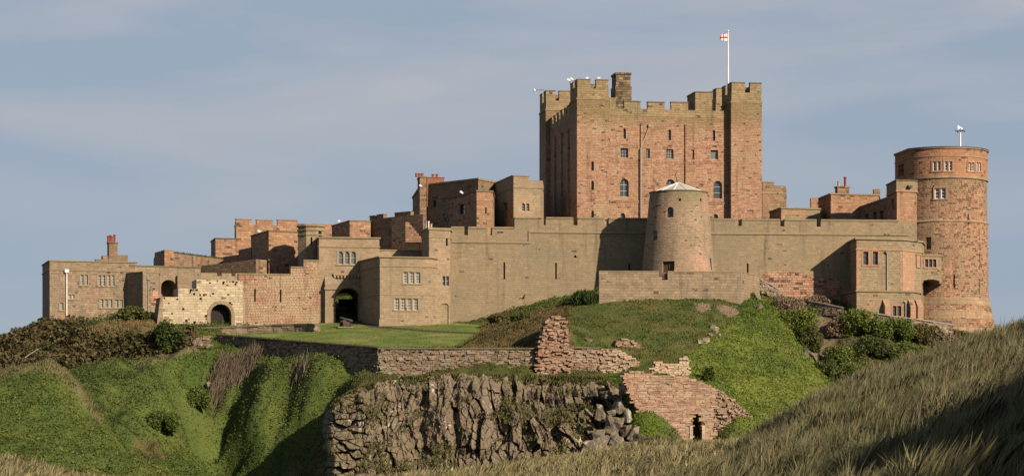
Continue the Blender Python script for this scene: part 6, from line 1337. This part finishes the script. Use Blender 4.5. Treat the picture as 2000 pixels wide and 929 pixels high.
# white floodlights
def floodlight(px, py, Y, label, tilt=0.4, size=.55, rz=0.0):
    p = P(px, py, Y); root = thing('floodlight', label, 'floodlight', p, 'white floodlights on the battlements'); ca, sa = math.cos(tilt), math.sin(tilt); L_ = size
    f = Face((p.x - L_ / 2 * math.cos(rz), p.y), (math.cos(rz), math.sin(rz)))
    m = MB(); pr = [(0, -.10), (L_ * .25, -.16), (L_ * .8, -.12), (L_, .0), (L_ * .8, .1), (L_ * .2, .12)]; c = L_ / 2
    m.slab(f, [(c + (a - c) * ca + b * sa, p.z + b * ca - (a - c) * sa) for a, b in pr], -.18, .18); obj('housing', m, M['white_paint'], root)
    obj('bracket', MB().tube((p.x + .1, p.y, p.z - .05), (p.x + .2, p.y + .1, p.z - .55), .04, n=6), M['iron'], root); return root
for a in [(1111, 156.5, 321, 'white floodlight sticking out left of the front left keep turret, lower of the two', .6, .62), (1117, 154.5, 322, 'white floodlight sticking out left of the front left keep turret, upper of the two', .6, .62), (1147, 152.6, 322.5, 'small white lamp on the left merlon of the keep turret', 0, .42), (1170, 152.6, 322.5, 'small white lamp on the right merlon of the keep turret', 0, .45), (506.5, 451, 305.8, 'white floodlight on top of the dark sided square tower', .5, .5), (663, 431.5, 316, 'white floodlight on the bastion behind the gatehouse', .5, .45), (902, 375.5, 317, 'white floodlight on the shaded side of the red rear block', .7, .6), (822, 362.5, 329.5, 'slim white lamp under the brick chimney of the rear hall', .6, .5)]: floodlight(*a)
p = P(1043.5, 176.5, 340); e = P(1062, 176, 341); lm = thing('bracket_lamp', 'lamp on a thin arm sticking out left of the back left keep turret', 'lamp', e); obj('arm', MB().tube(e, p, .04, n=6), M['iron'], lm); obj('lamp_head', MB().lathe((p.x, p.y), [(.05, p.z - .18), (.19, p.z - .1), (.19, p.z + .1), (.05, p.z + .18)], 10), M['white_paint'], lm)
# cannon on the lawn before the gate
cx, cy = XY(674, 290.5); cz = lz1(cx, cy); cn_ = thing('cannon', 'old iron cannon on a wheeled wooden carriage on a stone slab before the gate arch', 'cannon', (cx, cy, cz)); fcn = Face((cx - .9, cy), (1, .0)); m = MB()
obj('slab', MB().box((cx + .1, cy, cz + .06), (1.9, 1.5, .16)), M['tan_dressing'], cn_)
u = Vector((-.75, -.62, .22)).normalized(); c0 = Vector((cx + .15, cy + .1, cz + 1.05))
tb_ = MB(); tb_.tube(c0 + u * .85, c0 - u * .2, .13, .17, 14); tb_.tube(c0 - u * .2, c0 - u * .8, .19, .22, 14); tb_.tube(c0 + u * .95, c0 + u * .85, .17, .15, 14); tb_.tube(c0 - u * .8, c0 - u * .95, .09, .07, 10); obj('barrel', tb_, M['gun_iron'], cn_, smooth=True)
v = Vector((u.x, u.y, 0)).normalized(); w_ = Vector((-v.y, v.x, 0)); cr_ = MB()
for s_ in (-.24, .24):
    a = Vector((cx + .1, cy + .1, cz)) + w_ * s_; f = Face((a - v * .75)[:2], v[:2]); cr_.slab(f, [(0, cz + .25), (1.4, cz + .25), (1.4, cz + .95), (1.0, cz + .95), (.75, cz + .75), (.45, cz + .75), (.4, cz + .58), (0, cz + .52)], -.05, .05)
b0 = Vector((cx + .1, cy + .1, cz + .34)); cr_.box(b0 - v * .55, (.12, .42, .12), math.atan2(v.y, v.x)); cr_.box(b0 + v * .5, (.12, .42, .12), math.atan2(v.y, v.x)); obj('carriage', cr_, M['wood'], cn_)
for q_ in (-.5, .5):
    for s_ in (-.36, .36): a = Vector((cx + .1, cy + .1, cz + .36)) + v * q_ + w_ * s_; obj('wheel', MB().tube(a - w_ * .05, a + w_ * .05, .22, n=18), M['gun_iron'], cn_, smooth=True)
# fence posts with wire beside the track
for i, (a, b, Y_, h_, lab) in enumerate([(378.5, 690, 279, 48, 'thin leaning post beside the gorse bush and the low stone wall'), (425.5, 656, 288, 24, 'short rusty post in front of the arched doorway of the pale gateway')]):
    p = P(a, b, Y_); s = Y_ / F; root = thing('fence_post', lab, 'post', p); obj('post', MB().tube((p.x, p.y, p.z - .4), (p.x + .05, p.y, p.z + h_ * s), .05, .045, 7), M['rust'], root); 
    obj('cap', MB().tube((p.x + .05, p.y, p.z + h_ * s), (p.x + .05, p.y, p.z + h_ * s + .06), .065, .03, 7), M['rust'], root)
# a bare fallen branch on the scrub
fbm_ = MB(); pts_ = [(42, 702), (52, 706), (60, 709), (68, 711)]; Yb = 266.5
for a, b in zip(pts_[:-1], pts_[1:]): fbm_.tube(P(*a, Yb), P(*b, Yb), .10, .08, 6)
fbm_.tube(P(52, 706, Yb), P(62, 700, Yb + .4), .06, .03, 5); fbm_.tube(P(48, 698, Yb), P(75, 680, Yb + 2), .05, .02, 5); fbm_.tube(P(60, 690, Yb + 1), P(80, 678, Yb + 1), .04, .02, 5)
tag(obj('dead_branch', fbm_, M['dead_wood']), 'bleached dead branch lying on the brown scrub above the grassy mound', 'branch')
# a bird flying before the curtain wall
p = P(1124, 502, 291); bd = MB(); bd.tube(p + Vector((-.22, 0, .02)), p + Vector((.05, 0, 0)), .05, .085, 8); bd.tube(p + Vector((.05, 0, 0)), p + Vector((.3, 0, -.03)), .085, .02, 8)
bo = MB(); 
for s_ in (-1, 1): bo.prism([p + Vector((-.14, s_ * .05, .03)), p + Vector((.12, s_ * .05, .03)), p + Vector((.05, s_ * .28, .22)), p + Vector((-.12, s_ * .28, .22))], [p + Vector((-.14, s_ * .05, .05)), p + Vector((.12, s_ * .05, .05)), p + Vector((.05, s_ * .28, .24)), p + Vector((-.12, s_ * .28, .24))]); bo.prism([p + Vector((-.12, s_ * .28, .22)), p + Vector((.05, s_ * .28, .22)), p + Vector((-.18, s_ * .58, .12))], [p + Vector((-.12, s_ * .28, .24)), p + Vector((.05, s_ * .28, .24)), p + Vector((-.18, s_ * .58, .13))])
for l in bo.f: pass
n0 = len(bd.v); bd.v += bo.v; bd.f += [[i + n0 for i in f_] for f_ in bo.f]
tag(obj('bird', bd, M['black_feather']), 'small dark bird flying in front of the tan curtain wall', 'bird')
